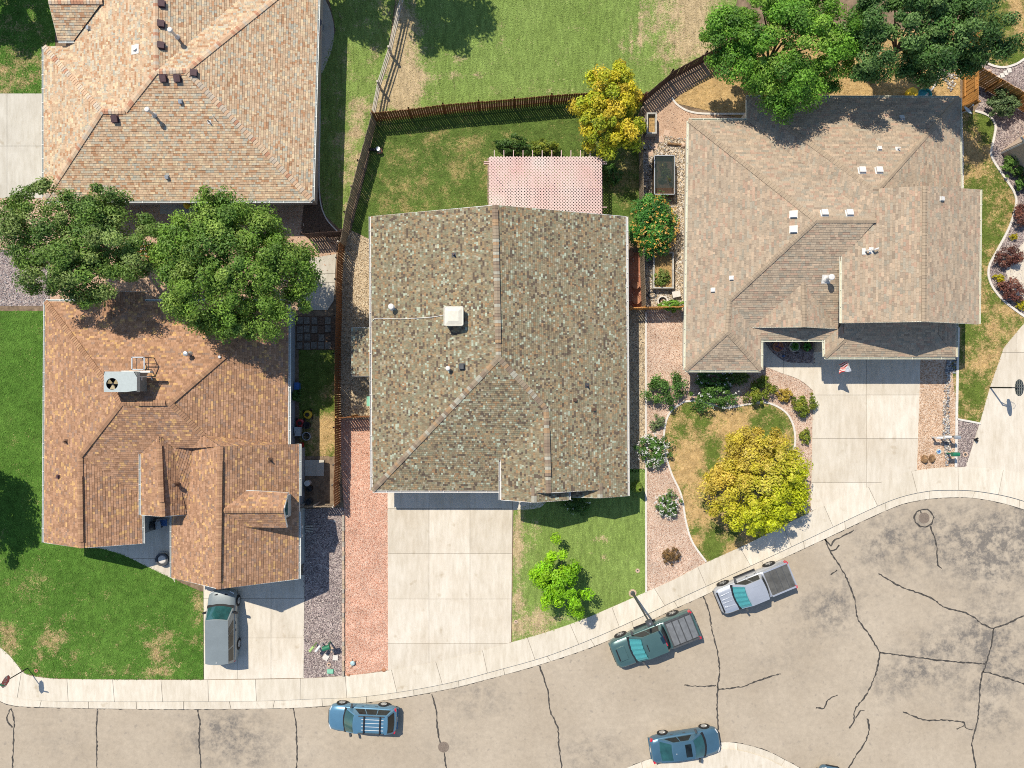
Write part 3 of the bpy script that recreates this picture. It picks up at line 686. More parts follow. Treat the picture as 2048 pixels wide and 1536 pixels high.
mid = (ya+yb)/2; B.face_wall([(fx, ya, 4.55), (fx, yb, 4.55), (fx, mid, 5.2)], 'gable_wall', siding_grey, .1, (-1, 0))
teal = mat('teal_pane', (.03, .10, .11), .1, var=.1)
opening(B, 'window', (fx, mid), 1.0, .7, (1, 0), M['white'], teal, 4.35)
xw = max(p[0] for p in wl)
opening(B, 'window', (xw, T(0, 940).y), .5, .9, (1, 0), M['white'], teal, 1.7); opening(B, 'window', (T(602, 0).x-.42, T(0, 745).y), .9, 1.0, (1, 0), M['white'], teal, 1.6); opening(B, 'window', (T(602, 0).x-.42, T(0, 810).y), .9, 1.0, (1, 0), M['white'], teal, 1.6)
for yy, hh in ((1045, .6), (1062, .5)):
    mb = MB(); mb.box((xw+.08, T(0, yy).y, 1.5), (.16, .42, hh)); o = mb.build('meter_box', M['metal'], B.root); b = MB(); b.tube((xw+.16, T(0, yy).y, 1.55), (xw+.27, T(0, yy).y, 1.55), .1, .1, 14); b.build('meter_dial', M['white'], o)
def garage(h, c, wdt, y):
    mb = MB(); mb.box((c, y, 1.1), (wdt+.2, .10, 2.25)); g = mb.build('garage_door', M['white'], h.root)
    for i in range(4): b = MB(); b.box((c, y-.06, .32+i*.53), (wdt, .03, .48)); b.build('door_panel', M['beige'], g)
garage(B, (gw1.x+ge1.x)/2, 4.9, gw1.y+.41); opening(B, 'window', ((w_s.x+we.x)/2, w_s.y+.42), 1.6, 1.2, (0, -1), M['white'], teal, 1.5)
brv = mat('vent_brown', (.13, .075, .05), .6, var=.15)
B.flue(380, 708, M['metal'], .11, .6); B.flue(355, 968, brv, .09, .5); B.pipe(441, 714, M['metal'], .09, .2); 
for x, y in ((133, 883), (541, 920)): B.pipe(x, y, brv, .05, .35, brv)
B.boxvent(118, 953, vm, .18, .1); B.finish()

# ---- middle house
palC = [((.22, .15, .095), 4), ((.31, .225, .135), 5), ((.36, .25, .13), 2.4), ((.15, .105, .078), 2.8), ((.27, .235, .15), 4), ((.42, .46, .365), 1.9), ((.39, .33, .23), 1.6), ((.34, .20, .11), 1)]
capC = [((.30, .24, .17), 3), ((.36, .24, .14), 2), ((.38, .36, .29), 2), ((.24, .18, .13), 2)]
palC = [((.215, .17, .11), 4), ((.27, .22, .138), 6), ((.32, .235, .135), 2.4), ((.125, .096, .072), 3.2), ((.24, .225, .15), 5), ((.385, .42, .32), 1.5), ((.335, .30, .215), 1.8), ((.30, .19, .105), 1.2)]
C = House('middle_house', 'large middle house with mottled olive brown and pale green shingles', P(1000, 700, 0), palC, capC, stucco2, M['white'])
C.tab = (.135, .135); pt = .335; ins = P(1000, 700, 0)
nw, ne = P(742, 433, ZE), P(1252, 433, ZE); sw = P(745, 981, ZE); se = P(1255, 992, ZE); sg = P(1001, 981, ZE)
RE = rp(997, 716, nw, sw, pt, ins); aN = P(990, 410, RE.z); h1 = rp(1092, 817, ne, se, pt, ins); f1 = P(1097, 986, h1.z)
va = rp(1002, 912, sw, sg, pt, ins); zf = va.z; vb = P(1002, 1000, zf)
p1 = P(1068, 1005, zf+.70); p0 = P(1072, 985, zf+.70); b1 = P(1200, 996, ZE+.65); b0 = P(1197, 980, ZE+.65)
C.plane([nw, sw, RE, aN]); C.plane([aN, RE, h1, f1, b0, b1, se, ne]); C.plane([sw, sg, va, h1, RE]); C.plane([h1, va, vb, p1, p0, f1])
pe = lambda y, z: P(1137, y, z)
pb = Vector((p1.x, P(0, 970, 4).y, p1.z)); bb = Vector((b1.x, P(0, 966, 3.5).y, b1.z))
pe0 = pe(1000, zf); pe1 = Vector((pe0.x, pb.y, zf)); be0 = P(1137, 994, ZE); be1 = Vector((be0.x, bb.y, ZE))
C.plane([p1, pe0, pe1, pb]); C.plane([b1, bb, be1, be0])
sh0, sh1, sh2, sh3 = P(703, 655, 2.35), P(746, 655, 2.72), P(746, 752, 2.72), P(703, 752, 2.35); C.plane([sh0, sh1, sh2, sh3])
for a, b in ((aN, RE), (RE, sw), (RE, h1), (h1, f1), (p1, pb), (b1, bb)): C.cap(a, b, .17)
C.cap(aN.lerp(RE, .03), aN.lerp(RE, .9), .19, .07, .28); C.cap(h1.lerp(f1, .25), h1.lerp(f1, .8), .19, .07, .28)
C.fascia([va, vb, p1, pe0]); C.fascia([be0, b1, se, ne, aN, nw, sw, sg]); C.fascia([p0, f1, b0]); C.fascia([sh1, sh0, sh3, sh2])
C.gutter(nw, sw, M['white'], (-1, 0)); C.gutter(se, ne, M['white'], (1, 0)); C.gutter(sw, sg, M['white'], (0, -1)); C.gutter(va.lerp(vb, .1), vb, M['white'], (-1, 0)); C.gutter(pe0, pe1, M['white'], (1, 0))
wl = C.walls([nw, ne, se, P(1137, 994, ZE), P(1137, 985, ZE), P(1003, 985, ZE), P(1003, 981, ZE), sw], .42)
gable(C, nw, aN, ne, (0, -.42), (0, -1)); gable(C, vb, p1, pe0, (0, .6), (0, 1)); gable(C, be0, b1, se, (0, .42), (0, 1), zlow=2.3); C.face_wall([p0+Vector((0, .3, -.3)), f1+Vector((0, .3, -.08)), b0+Vector((0, .3, -.1)), b0+Vector((0, .3, -.7)), p0+Vector((0, .3, -1.0))], 'gable_wall', None, .1, (0, 1))
ys = min(p[1] for p in wl if p[0] < T(900, 0).x)
mb = MB(); mb.box((T(880, 0).x, ys-.0, 1.1), (5.0, .12, 2.2)); g = mb.build('garage_door', M['white'], C.root)
for i in range(4):
    b = MB(); b.box((T(880, 0).x, ys-.07, .32+i*.53), (4.9, .03, .48)); b.build('door_panel', M['beige'], g)
for x, y in ((707, 660), (707, 747)):
    q = P(x, y, 2.3); mb = MB(); mb.box((q.x+.1, q.y, 1.15), (.12, .12, 2.3)); mb.build('porch_post', M['white'], C.root)
C.flue(785, 615, M['white'], .13, .55); C.flue(897, 737, M['white'], .1, .45); C.boxvent(925, 733, M['dgrey'], .3)
for x, y in ((908, 510), (1174, 771)): C.pipe(x, y, vm, .05, .35, M['dgrey'])
for x, y in ((1149, 800), (1187, 819)): C.boxvent(x, y, brv, .16, .1)
opening(C, 'window', (T(1190, 0).x, se.y+.42), 1.5, 1.2, (0, -1), M['white'], teal, 1.5)
C.finish()

# ---- right house
palD = [((.41, .325, .235), 6), ((.375, .30, .22), 5), ((.45, .345, .245), 3), ((.41, .285, .205), 2.2), ((.345, .30, .23), 3), ((.32, .25, .185), 1.5)]
capD = [((.37, .29, .205), 4), ((.34, .265, .19), 3)]
D = House('taupe_roof_house', 'house with pale taupe shingle roof and cream gutters on the right', P(1660, 480, 0), palD, capD, stucco2, M['cream'])
D.tab = (.15, .27); pt = .36; ins = P(1640, 450, 0)
nw = P(1378, 241, ZE); na = P(1493, 241, ZE); nb = P(1493, 195, ZE); ne = P(1919, 196, ZE); ea = P(1921, 377, ZE); sw = P(1371, 740, ZE); ss = P(1522, 740, ZE); sk = P(1522, 679, ZE)
k1 = P(1649, 679, ZE); k2 = P(1650, 714, ZE); k3 = P(1912, 714, ZE); k4 = P(1913, 500, ZE)
R1 = rp(1632, 441, nw, sw, pt, ins); R2 = P(1752, 441, R1.z)
A1 = rp(1745, 379, nb, ne, pt, ins); A2 = P(1757, 378, A1.z); H1 = rp(1459, 600, nw, sw, pt, ins); L1 = rp(1455, 664, sw, ss, pt, ins); L1 = P(1455, 664, H1.z)
ZU = 4.8; ZT = 6.3
ul0, ul1 = P(1684, 512, ZU), P(1684, 646, ZU); ur1 = P(1957, 648, ZU); ur0 = P(1960, 379, ZU); ut1 = P(1848, 643, ZT); ut0 = P(1850, 372, ZT)
S1, S2 = P(1400, 690, ZE), P(1650, 690, ZE); 
zs = lambda px, py: P(px, py, R1.z-pt*((P(px, py, R1.z-.6)-R1).y*-1))
kv = zs(1503, 655); q1 = zs(1676, 640)
EA, EB = zs(1560, 640), zs(1676, 620)
tg1 = P(1610, 654, kv.z+1.05); tg0 = zs(1607, 565); tl = kv; tr = zs(1677, 658)
vz = zs(1500, 640)
D.plane([nw, sw, L1, H1, R1]); D.plane([nw, R1, R2, na]); D.plane([na, R2, A1, nb]); D.plane([nb, A1, A2, ne]); D.plane([ne, A2, ea]); D.plane([A1, A2, R2])
D.plane([sw, ss, L1]); D.plane([L1, ss, sk, kv, H1])
D.plane([H1, kv, tg0, tr, zs(1690, 510), R2, R1])
D.plane([tg0, tl, tg1]); D.plane([tg0, tg1, tr])
D.plane([sk, k1, tr, kv])
kw = rp(1685, 676, k1, k2, pt, P(1750, 690, 0)); sk1 = rp(1690, 680, k2, k3, pt, P(1750, 600, 0)); wt = 3.75
kt0 = P(1692, 655, wt); kt1 = P(1880, 655, wt)
D.plane([k2, k3, P(1876, 668, 3.5), rp(1876, 640, k2, k3, pt, P(1750, 600, 0)), rp(1688, 640, k2, k3, pt, P(1750, 600, 0)), rp(1688, 680, k2, k3, pt, P(1750, 600, 0))])
D.plane([k1, k2, rp(1688, 680, k2, k3, pt, P(1750, 600, 0)), P(1688, 640, 3.6), tr]); D.plane([k3, k4, P(1876, 500, 3.5), P(1876, 668, 3.5)])
D.plane([ul0, ul1, ut1, ut0, A2, R2]); D.plane([ut0, ut1, ur1, ur0])
for a, b in ((nw, R1), (R1, R2), (nb, A1), (A1, A2), (A2, ne), (R1, H1), (H1, L1), (L1, sw), (L1, ss), (ut0, ut1), (tg0, tg1), (k2, rp(1688, 680, k2, k3, pt, P(1750, 600, 0)))): D.cap(a, b, .15)
D.fascia([sk, ss, sw, nw, na, nb, ne, ea]); D.fascia([sk, k1, k2, k3, k4]); D.fascia([tl, tg1, tr]); D.fascia([ul0, ul1, ut1, ur1, ur0])
cg = M['cream']
for a, b, o in ((nw, sw, (-1, 0)), (sw, ss, (0, -1)), (ss, sk, (1, 0)), (sk, k1, (0, -1)), (k1, k2, (-1, 0)), (k2, k3, (0, -1)), (k3, k4, (1, 0)), (nw, na, (0, 1)), (nb, ne, (0, 1)), (ne, ea, (1, 0)), (ul0, ul1, (-1, 0)), (ur0, ur1, (1, 0))): D.gutter(a, b, cg, o)
wl = D.walls([nw, sw, ss, sk, k1, k2, k3, P(1913, 377, ZE), ea, ne, nb, na], .42)
up = [Vector((v.x, v.y)) for v in (ul0, ul1, ur1, ur0)]; w2 = offset_poly([tuple(v) for v in up], .5); mb = MB(); mb.prism(w2, 2.2, 4.7); mb.build('upper_wall', stucco2, D.root)
gable(D, ul1, ut1, ur1, (0, .5), (0, 1), zlow=4.5); gable(D, ul0.lerp(ur0, 0.0), ut0, ur0, (0, -.5), (0, -1), zlow=4.5); gable(D, tl, tg1, tr, (0, .3), (0, 1), zlow=kv.z-.3)
for x, y in ((1587, 429), (1587, 459), (1648, 427), (1698, 427), (1723, 342), (1757, 342)): D.boxvent(x, y, M['white'], .36, .14)
for x, y in ((1882, 398), (1463, 556), (1758, 298), (1426, 580)): D.boxvent(x, y, M['white'], .22, .1)
D.pipe(1795, 298, M['white'], .05, .3, M['white']); D.boxvent(1803, 236, M['metal'], .25, .06)
D.flue(1652, 558, M['white'], .13, .8, plate=True)
for x, y in ((1730, 503), (1744, 501)):
    q, n = D.z_at(x, y); mb = MB(); mb.tube(q-Vector((0, 0, .1)), q+Vector((.0, 0, .42)), .055, .055, 10); mb.tube(q+Vector((0, 0, .42)), q+Vector((.2, .06, .42)), .055, .055, 10); mb.box(q+n*.035, (.4, .4, .01)); mb.build('exhaust_elbow', M['white'], D.root)
garage(D, (k2.x+k3.x)/2, 5.4, k2.y+.41); opening(D, 'window', ((sw.x+ss.x)/2, sw.y+.42), 1.8, 1.2, (0, -1), M['white'], teal, 1.5)
D.finish()

# ---- corner of a fifth house at the right edge
E = House('pink_stucco_house', 'corner of a pinkish stucco house at the right edge', P(2080, 300, 0), palB, capB, stucco, M['white'])
c0 = T(1999, 304); dx_ = Vector((.80, .60, 0)); dy_ = Vector((.62, -.78, 0))
def EP(a, b, z=0): v = c0+dx_*a+dy_*b; return Vector((v.x, v.y, z))
ring = [EP(0, 0), EP(9, 0), EP(9, 8), EP(0, 8)]
mb = MB(); mb.prism([(v.x, v.y) for v in ring], 0, 2.75); mb.build('wall', stucco, E.root); HOUSES.append([(v.x, v.y) for v in ring])
o4 = [EP(-.35, -.35, ZE), EP(9.4, -.35, ZE), EP(9.4, 8.4, ZE), EP(-.35, 8.4, ZE)]; ra, rb = EP(4.2, 4.0, 4.6), EP(5, 4.0, 4.6)
E.plane([o4[0], o4[1], rb, ra]); E.plane([o4[1], o4[2], rb]); E.plane([o4[2], o4[3], ra, rb]); E.plane([o4[3], o4[0], ra])
E.fascia([o4[0], o4[1], o4[2], o4[3], o4[0]]); E.finish()
mb = MB(); q = EP(-.05, .12); mb.box((q.x, q.y, 1.4), (.08, .1, 2.8), .6); mb.build('downspout', M['white'], E.root)
# ------------------------------------------------------------------ lawns, gravel beds, edging, crack seal
LAWN1 = [(-180, 622), (105, 622), (105, 1060), (172, 1094), (205, 1096), (250, 1110), (300, 1134), (344, 1155), (360, 1165), (407, 1185), (407, 1359), (171, 1358), (99, 1356), (51, 1347), (32, 1326), (0, 1294), (-120, 1209), (-180, 1170)]
lawn('lawn', LAWN1, .10, [(320, 1300, 36, 62, .48), (105, 1270, 34, 30, .38), (12, 1275, 25, 40, .5), (150, 1290, 80, 34, .2), (398, 1240, 14, 70, .5), (60, 1170, 50, 60, .28), (230, 1345, 120, 12, .3), (60, 1325, 40, 25, .3)], LG, LB, 'lush green corner lawn below the brown house', 270, .1)
lawn('lawn', [(-180, -80), (110, -80), (110, 187), (-180, 187)], .30, [(20, 150, 60, 30, .3)], LG, LB, 'shaded grass at the far upper left corner')
lawn('lawn', [(640, 150), (672, 60), (640, -80), (802, -80), (776, 100), (744, 228), (700, 400), (684, 462), (650, 430), (640, 380)], .28, [(705, 300, 25, 90, .3), (720, 230, 20, 40, .3), (700, 60, 30, 40, -.1)], FG, FB, 'narrow lawn between the tan house and the rail fence')
lawn('lawn', [(805, -80), (1500, -80), (1440, 110), (1350, 150), (1295, 192), (1180, 192), (1030, 202), (886, 215), (746, 230), (778, 100)], .12, [(1385, 40, 65, 130, .8), (1300, 20, 25, 90, .25), (812, 170, 45, 50, .9), (770, 205, 30, 40, .5), (800, 60, 38, 70, .85), (1262, 78, 4, 40, .6), (1280, 70, 4, 36, .5), (1244, 95, 4, 22, .5), (1212, 150, 12, 14, .5), (920, 115, 20, 10, .4), (1000, 80, 14, 12, .3), (940, 150, 60, 8, .25), (1100, 180, 90, 8, .25)], FG, FB, 'broad open lawn beyond the back fence', 240)
lawn('lawn', [(752, 240), (900, 224), (1150, 200), (1284, 205), (1282, 470), (1255, 470), (1250, 440), (745, 440), (741, 479), (724, 470), (703, 461), (735, 330)], .28, [(930, 330, 60, 40, .2), (800, 400, 60, 60, .2), (900, 275, 80, 25, .15), (1000, 250, 120, 30, -.15), (715, 440, 30, 30, -.3), (1250, 330, 30, 60, .3), (940, 300, 25, 25, .2)], YG, YB, 'back lawn of the middle house inside the fence', 300)
lawn('lawn', [(1027, 1022), (1100, 985), (1256, 940), (1291, 940), (1291, 1184)]+[p for p in INNER if 1024 < p[0] < 1290][::-1]+[(1024, 1284)], .04, [(1036, 1130, 12, 150, .65), (1065, 1245, 60, 35, .7), (1060, 1070, 36, 50, .35), (1188, 1080, 8, 6, .7), (1210, 1078, 9, 9, .8), (1182, 1107, 6, 6, .5), (1208, 1114, 7, 7, .8), (1040, 1235, 12, 14, -.5)], FG, FB, 'front lawn of the middle house by the driveway', 270)
L7 = curve([(1342, 822), (1368, 803), (1399, 802), (1450, 815), (1491, 809), (1532, 805), (1567, 821), (1584, 845), (1590, 876), (1588, 910), (1596, 965), (1612, 1026)], 8)+[p for p in INNER if 1414 < p[0] < 1612][::-1]+curve([(1413, 1124), (1385, 1085), (1372, 1045), (1362, 990), (1342, 945), (1328, 895), (1330, 850), (1342, 822)], 8)[:-1]
PINK = mat_gravel('gravel_pink', [(.44, .28, .20), (.55, .38, .28), (.62, .47, .37), (.66, .56, .46)], 22)
lawn('lawn', L7, .62, [(1545, 850, 50, 30, -.45), (1385, 838, 32, 30, -.3), (1425, 905, 18, 30, -.45), (1430, 1095, 22, 40, -.45), (1370, 930, 30, 40, .3), (1470, 850, 30, 30, .3)], OG, OB, 'patchy dry front lawn with curved white edging', 250)
R9 = [(1949, 222), (1977, 232), (1990, 253), (1984, 290), (1981, 306), (1987, 323), (2011, 359), (2028, 386), (2031, 410), (2018, 454), (1994, 500), (1977, 534), (1980, 565), (2004, 599), (2048, 633), (2070, 645)]
R9c = curve(R9, 6)
lawn('lawn', [(1890, 224)]+R9c+[(2048, 647), (2008, 695), (1980, 775), (1960, 846), (1915, 838), (1900, 700), (1900, 500)], .50, [(1975, 250, 25, 30, -.5), (1955, 430, 20, 70, -.25), (1990, 470, 16, 30, -.3), (1935, 660, 20, 40, -.3), (1945, 790, 22, 40, -.3), (1945, 300, 25, 40, .4), (1940, 560, 14, 60, .25), (1965, 720, 14, 40, .3)], OG, OB, 'patchy narrow lawn along the east side of the taupe roof', 250)
RT = curve([(1957, 96), (1961, 113), (1976, 128), (2000, 135), (2022, 132), (2048, 118), (2100, 70)], 6)
lawn('lawn', [(1957, -80)]+RT+[(2120, -80)], .35, [(2035, 30, 15, 40, .5), (1965, 100, 15, 20, .4)], OG, OB, 'bit of lawn at the upper right corner')
lawn('dry_yard', [(1345, 205), (1420, 130), (1500, 60), (1920, 60), (1920, 240), (1500, 240)], .92, [(1700, 150, 60, 40, .2), (1850, 200, 30, 20, .1)], OG, OB, 'dry straw coloured back yard under the big trees', 200)
lawn('lawn', [(598, 700), (674, 700), (674, 912), (600, 912), (598, 800)], .35, [(650, 880, 30, 40, .4), (640, 860, 20, 40, .2), (620, 740, 30, 60, -.2)], OG, OB, 'worn grass of the narrow side yard with mowers', 250)
lawn('lawn', [(1258, 938), (1291, 938), (1291, 945), (1258, 945)], .05, [], LG, LB, 'small tongue of grass beside the clipped conical shrub')

def stones(px, dens, size, pal, label, z=ZY, excl=()):
    poly = Q(px, z); a = np.array(poly); x0, y0 = a.min(0); x1, y1 = a.max(0); n = int((x1-x0)*(y1-y0)*dens)
    pts = np.stack([rng.uniform(x0, x1, n), rng.uniform(y0, y1, n)], 1); k = inpoly(pts, poly)
    for h in list(HOUSES)+[Q(e, z) for e in excl]: k &= ~inpoly(pts, h)
    pts = pts[k]; n = len(pts)
    if n == 0: return
    O = np.array([(1, 0, 0), (0, 1, 0), (-1, 0, 0), (0, -1, 0), (0, 0, .7), (0, 0, -.6)]); F = np.array([(0, 1, 4), (1, 2, 4), (2, 3, 4), (3, 0, 4), (1, 0, 5), (2, 1, 5), (3, 2, 5), (0, 3, 5)])
    sc_ = size*rng.uniform(.55, 1.5, (n, 1, 1))*rng.uniform(.7, 1.3, (n, 1, 3)); th = rng.uniform(0, 6.28, n); c, s_ = np.cos(th)[:,None], np.sin(th)[:,None]
    V = O[None]*sc_+rng.normal(0, size*.12, (n, 6, 3)); X = V[:,:,0]*c-V[:,:,1]*s_; Y = V[:,:,0]*s_+V[:,:,1]*c
    V = np.stack([X+pts[:,:1], Y+pts[:,1:], V[:,:,2]+z+.012+size*.15], 2)
    p = np.array(pal); t = p[rng.integers(0, len(p), n)]*rng.uniform(.8, 1.2, (n, 1))
    o = np_mesh('stones', V.reshape(-1, 3), (F[None]+6*np.arange(n)[:,None,None]).reshape(-1, 3), M['stone'], np.repeat(t, 8, 0))
    tag(o, label, 'stones', None, 'stuff')
def bed(px, z, m, label, dens=70, size=.032, pal=None, slabel=None, excl=()):
    sheet('gravel_bed', px, z, m, label, 'gravel')
    if pal: stones(px, dens, size, pal, slabel or ('loose '+label), z, excl)
TAN = mat_gravel('gravel_tan', [(.20, .15, .10), (.42, .32, .20), (.55, .43, .28), (.62, .54, .40)], 18)
SAL = mat_gravel('gravel_salmon', [(.48, .23, .15), (.60, .33, .23), (.66, .40, .29), (.72, .54, .43)], 21)
GRY = mat_gravel('gravel_grey', [(.13, .105, .10), (.27, .215, .205), (.36, .29, .27), (.52, .45, .40)], 15)
MIX = mat_gravel('gravel_mixed', [(.14, .11, .08), (.46, .36, .24), (.58, .48, .36), (.64, .60, .54)], 12)
FIN = mat_gravel('gravel_fine', [(.46, .30, .20), (.56, .38, .26), (.62, .45, .33)], 26)
PEACH = mat_gravel('gravel_peach', [(.40, .24, .14), (.54, .37, .25), (.62, .46, .33), (.68, .56, .45)], 17)
pT = [(.50, .38, .24), (.60, .50, .36), (.30, .22, .14), (.42, .31, .19)]; pS = [(.60, .33, .24), (.68, .43, .33), (.52, .25, .16), (.72, .58, .48)]; pG = [(.17, .14, .14), (.32, .26, .25), (.44, .37, .35), (.60, .53, .48)]
pP = [(.50, .31, .22), (.60, .45, .36), (.66, .56, .48), (.38, .22, .16)]; pM = [(.62, .58, .52), (.5, .40, .28), (.28, .22, .17), (.58, .46, .32), (.44, .42, .40)]
bed([(688, 486), (703, 461), (724, 470), (741, 480), (748, 484), (748, 838), (676, 838), (680, 560)], ZY+.004, TAN, 'tan pea gravel between the west fence and the middle house', 80, .03, pT)
bed([(676, 838), (748, 838), (748, 975), (776, 975), (776, 1340), (718, 1349), (690, 1351), (688, 1015)], ZY+.008, SAL, 'salmon red gravel strip beside the wide driveway', 90, .026, pS)
bed([(606, 1018), (688, 1015), (686, 1351), (607, 1357)], ZY+.004, GRY, 'purple grey gravel beside the brown house driveway', 80, .034, pG)
bed([(1254, 618), (1292, 618), (1291, 940), (1254, 940)], ZY+.004, TAN, 'shaded gravel strip along the east wall of the middle house', 60, .03, [(.34, .28, .22), (.5, .42, .33), (.22, .19, .16)])
DY = [(1292, 618), (1378, 618), (1378, 700), (1524, 700), (1560, 745), (1600, 760), (1629, 784), (1622, 1022)]+[p for p in INNER if 1292 < p[0] < 1620][::-1]+[(1291, 1184)]
bed(DY, ZY+.004, PINK, 'pinkish gravel of the right front yard', 70, .026, pP, excl=[L7])
bed([(1842, 650), (1916, 650), (1912, 935), (1833, 941)], ZY+.004, PEACH, 'peach gravel strip beside the right driveway', 70, .03, [(.56, .38, .26), (.64, .50, .38), (.44, .28, .18)])
bed([(1915, 838), (1960, 847), (1932, 934), (1911, 934)], ZY+.004, GRY, 'purple grey gravel triangle by the hoop driveway', 80, .032, pG)
bed([(1524, 655), (1629, 655), (1629, 727)]+curve([(1600, 726), (1570, 723), (1545, 705), (1530, 685)], 8), ZY+.03, GRY, 'dark gravel bed holding three potted plants', 60, .03, [(.25, .18, .15), (.35, .27, .23), (.2, .16, .15)])
bed([(-180, 396), (100, 396), (100, 500), (-180, 500)], ZY+.004, PEACH, 'pale pink gravel below the upper left driveway', 50, .03, pP)
bed([(-180, 500), (100, 500), (100, 612), (-180, 612)], ZY+.004, GRY, 'grey gravel patch left of the brown roof', 70, .034, [(.45, .42, .42), (.36, .33, .34), (.55, .52, .5)])
bed([(610, 390), (640, 145), (645, 150), (640, 250), (639, 380), (650, 432), (676, 464), (600, 470)], ZY+.006, M['mulch'], 'brown bark strip along the east side of the tan house')
bed([(95, 395), (610, 395), (610, 470), (676, 466), (672, 520), (600, 620), (95, 610)], ZY+.002, FIN, 'pale dusty ground under the two left trees', 20, .04, pP)
bed([(1288, 192), (1350, 150), (1420, 110), (1420, 150), (1345, 200), (1375, 222), (1500, 238), (1500, 250), (1385, 250), (1385, 285), (1330, 275), (1290, 290)], ZY+.018, FIN, 'fine peach gravel in the corner behind the taupe roof', 30, .025, pP)
bed([(1286, 282), (1330, 270), (1385, 280), (1385, 620), (1292, 620), (1288, 520)], ZY+.006, MIX, 'mixed river gravel around the raised garden beds', 130, .045, pM)
bed([(1254, 505), (1290, 505), (1292, 620), (1254, 620)], ZY+.006, mat('brick_red_path', (.42, .17, .10), .9, scale=8, var=.2), 'narrow brick red strip behind the side gate', 40, .03, pS)
bed(R9c+[(2180, 700), (2180, 120), (2048, 118), (2022, 132), (2000, 135), (1976, 128), (1961, 113), (1957, 100), (1957, 210)], ZY+.002, GRY, 'mauve gravel bed with red shrubs at the right edge', 60, .032, [(.32, .27, .28), (.45, .38, .38), (.55, .50, .5), (.24, .2, .2)])
slabs('walkway', [(2120, 430), (2120, 600), (2060, 600), (2030, 590), (2012, 545), (2016, 520), (2035, 500), (2060, 470)], [], [], ZD-.004, M['conc'], 'pale concrete walk behind the red shrubs', 'path')
def edging(px, label, wdt=.13, h=.07, z=ZY, closed=False, m=None):
    pts = [P(x, y, z) for x, y in px]; mb = MB(); L, R_ = [], []
    for i, p in enumerate(pts):
        a = pts[max(i-1, 0)]; b = pts[min(i+1, len(pts)-1)]; d = (b-a); d.z = 0; d.normalize(); n = Vector((-d.y, d.x, 0))*wdt/2; L.append(p+n); R_.append(p-n)
    n = len(pts); up = Vector((0, 0, h)); vs = [v+up for v in L]+[v+up for v in R_]+L+R_; fs = []
    for i in range(n-1): fs += [(i, n+i, n+i+1, i+1), (i, i+1, 2*n+i+1, 2*n+i), (n+i+1, n+i, 3*n+i, 3*n+i+1)]
    mb.add(vs, fs); mb.build('lawn_edging', m or M['edging'], label=label, cat='edging')
edging(curve([(1368, 803), (1399, 802), (1450, 815), (1491, 809), (1532, 805), (1567, 821), (1584, 845), (1590, 876), (1588, 910), (1596, 965), (1612, 1026)], 6), 'curved white concrete edging around the top of the dry front lawn')
edging(curve([(1412, 1123), (1385, 1085), (1372, 1045), (1362, 990), (1342, 945), (1328, 895), (1330, 850), (1342, 822), (1368, 803)], 6), 'curved white edging along the left side of the dry front lawn')
edging([(1291.5, 625), (1291.5, 900), (1292, 1184)], 'long straight concrete edging beside the middle house lawn')
edging([(1916, 655), (1913, 800), (1911, 934)], 'straight white edging between the peach gravel and the side lawn', .17)
edging([(1914, 838), (1961, 847)], 'short white edging above the grey gravel triangle')
edging(R9c, 'winding white edging beside the mauve gravel bed', .15)
edging(RT, 'curved white edging of the corner lawn at the upper right', .15)
edging(curve([(1343, 196), (1352, 208), (1370, 220), (1390, 226), (1420, 228), (1495, 228)], 6), 'curved pale edging below the dark slatted fence', .13)
edging([(1921, 215), (1924, 300), (1925, 640)], 'pale concrete mow strip below the cream gutter on the east side', .2, .03)
edging(curve([(1882, 130), (1878, 150), (1866, 175), (1848, 195)], 6), 'pale edging curving to the back wall by the gate')
edging(curve([(640, 145), (640, 250), (639, 380), (650, 432), (676, 464)], 6), 'thin edging between the bark strip and shaded lawn', .08)
# block edging of the two gravel strips, each block a part
BK1 = mat('block_tan', (.46, .36, .25), .9, var=.15); BK2 = mat('block_grey', (.42, .37, .30), .9, var=.15)
root = empty('block_edging', P(687, 1180, ZY), 'row of tan edging blocks between the grey and salmon gravel', 'edging')
y = 1022
while y < 1346:
    ln = random.uniform(8.5, 11); q = P(686.8+random.uniform(-.4, .4), y+ln/2, ZY+.06); mb = MB(); mb.box(q, (.15, ln/S*.93, .14), random.uniform(-.05, .05)); mb.build('block', random.choice((M['paver'], BK1, BK2)), root); y += ln
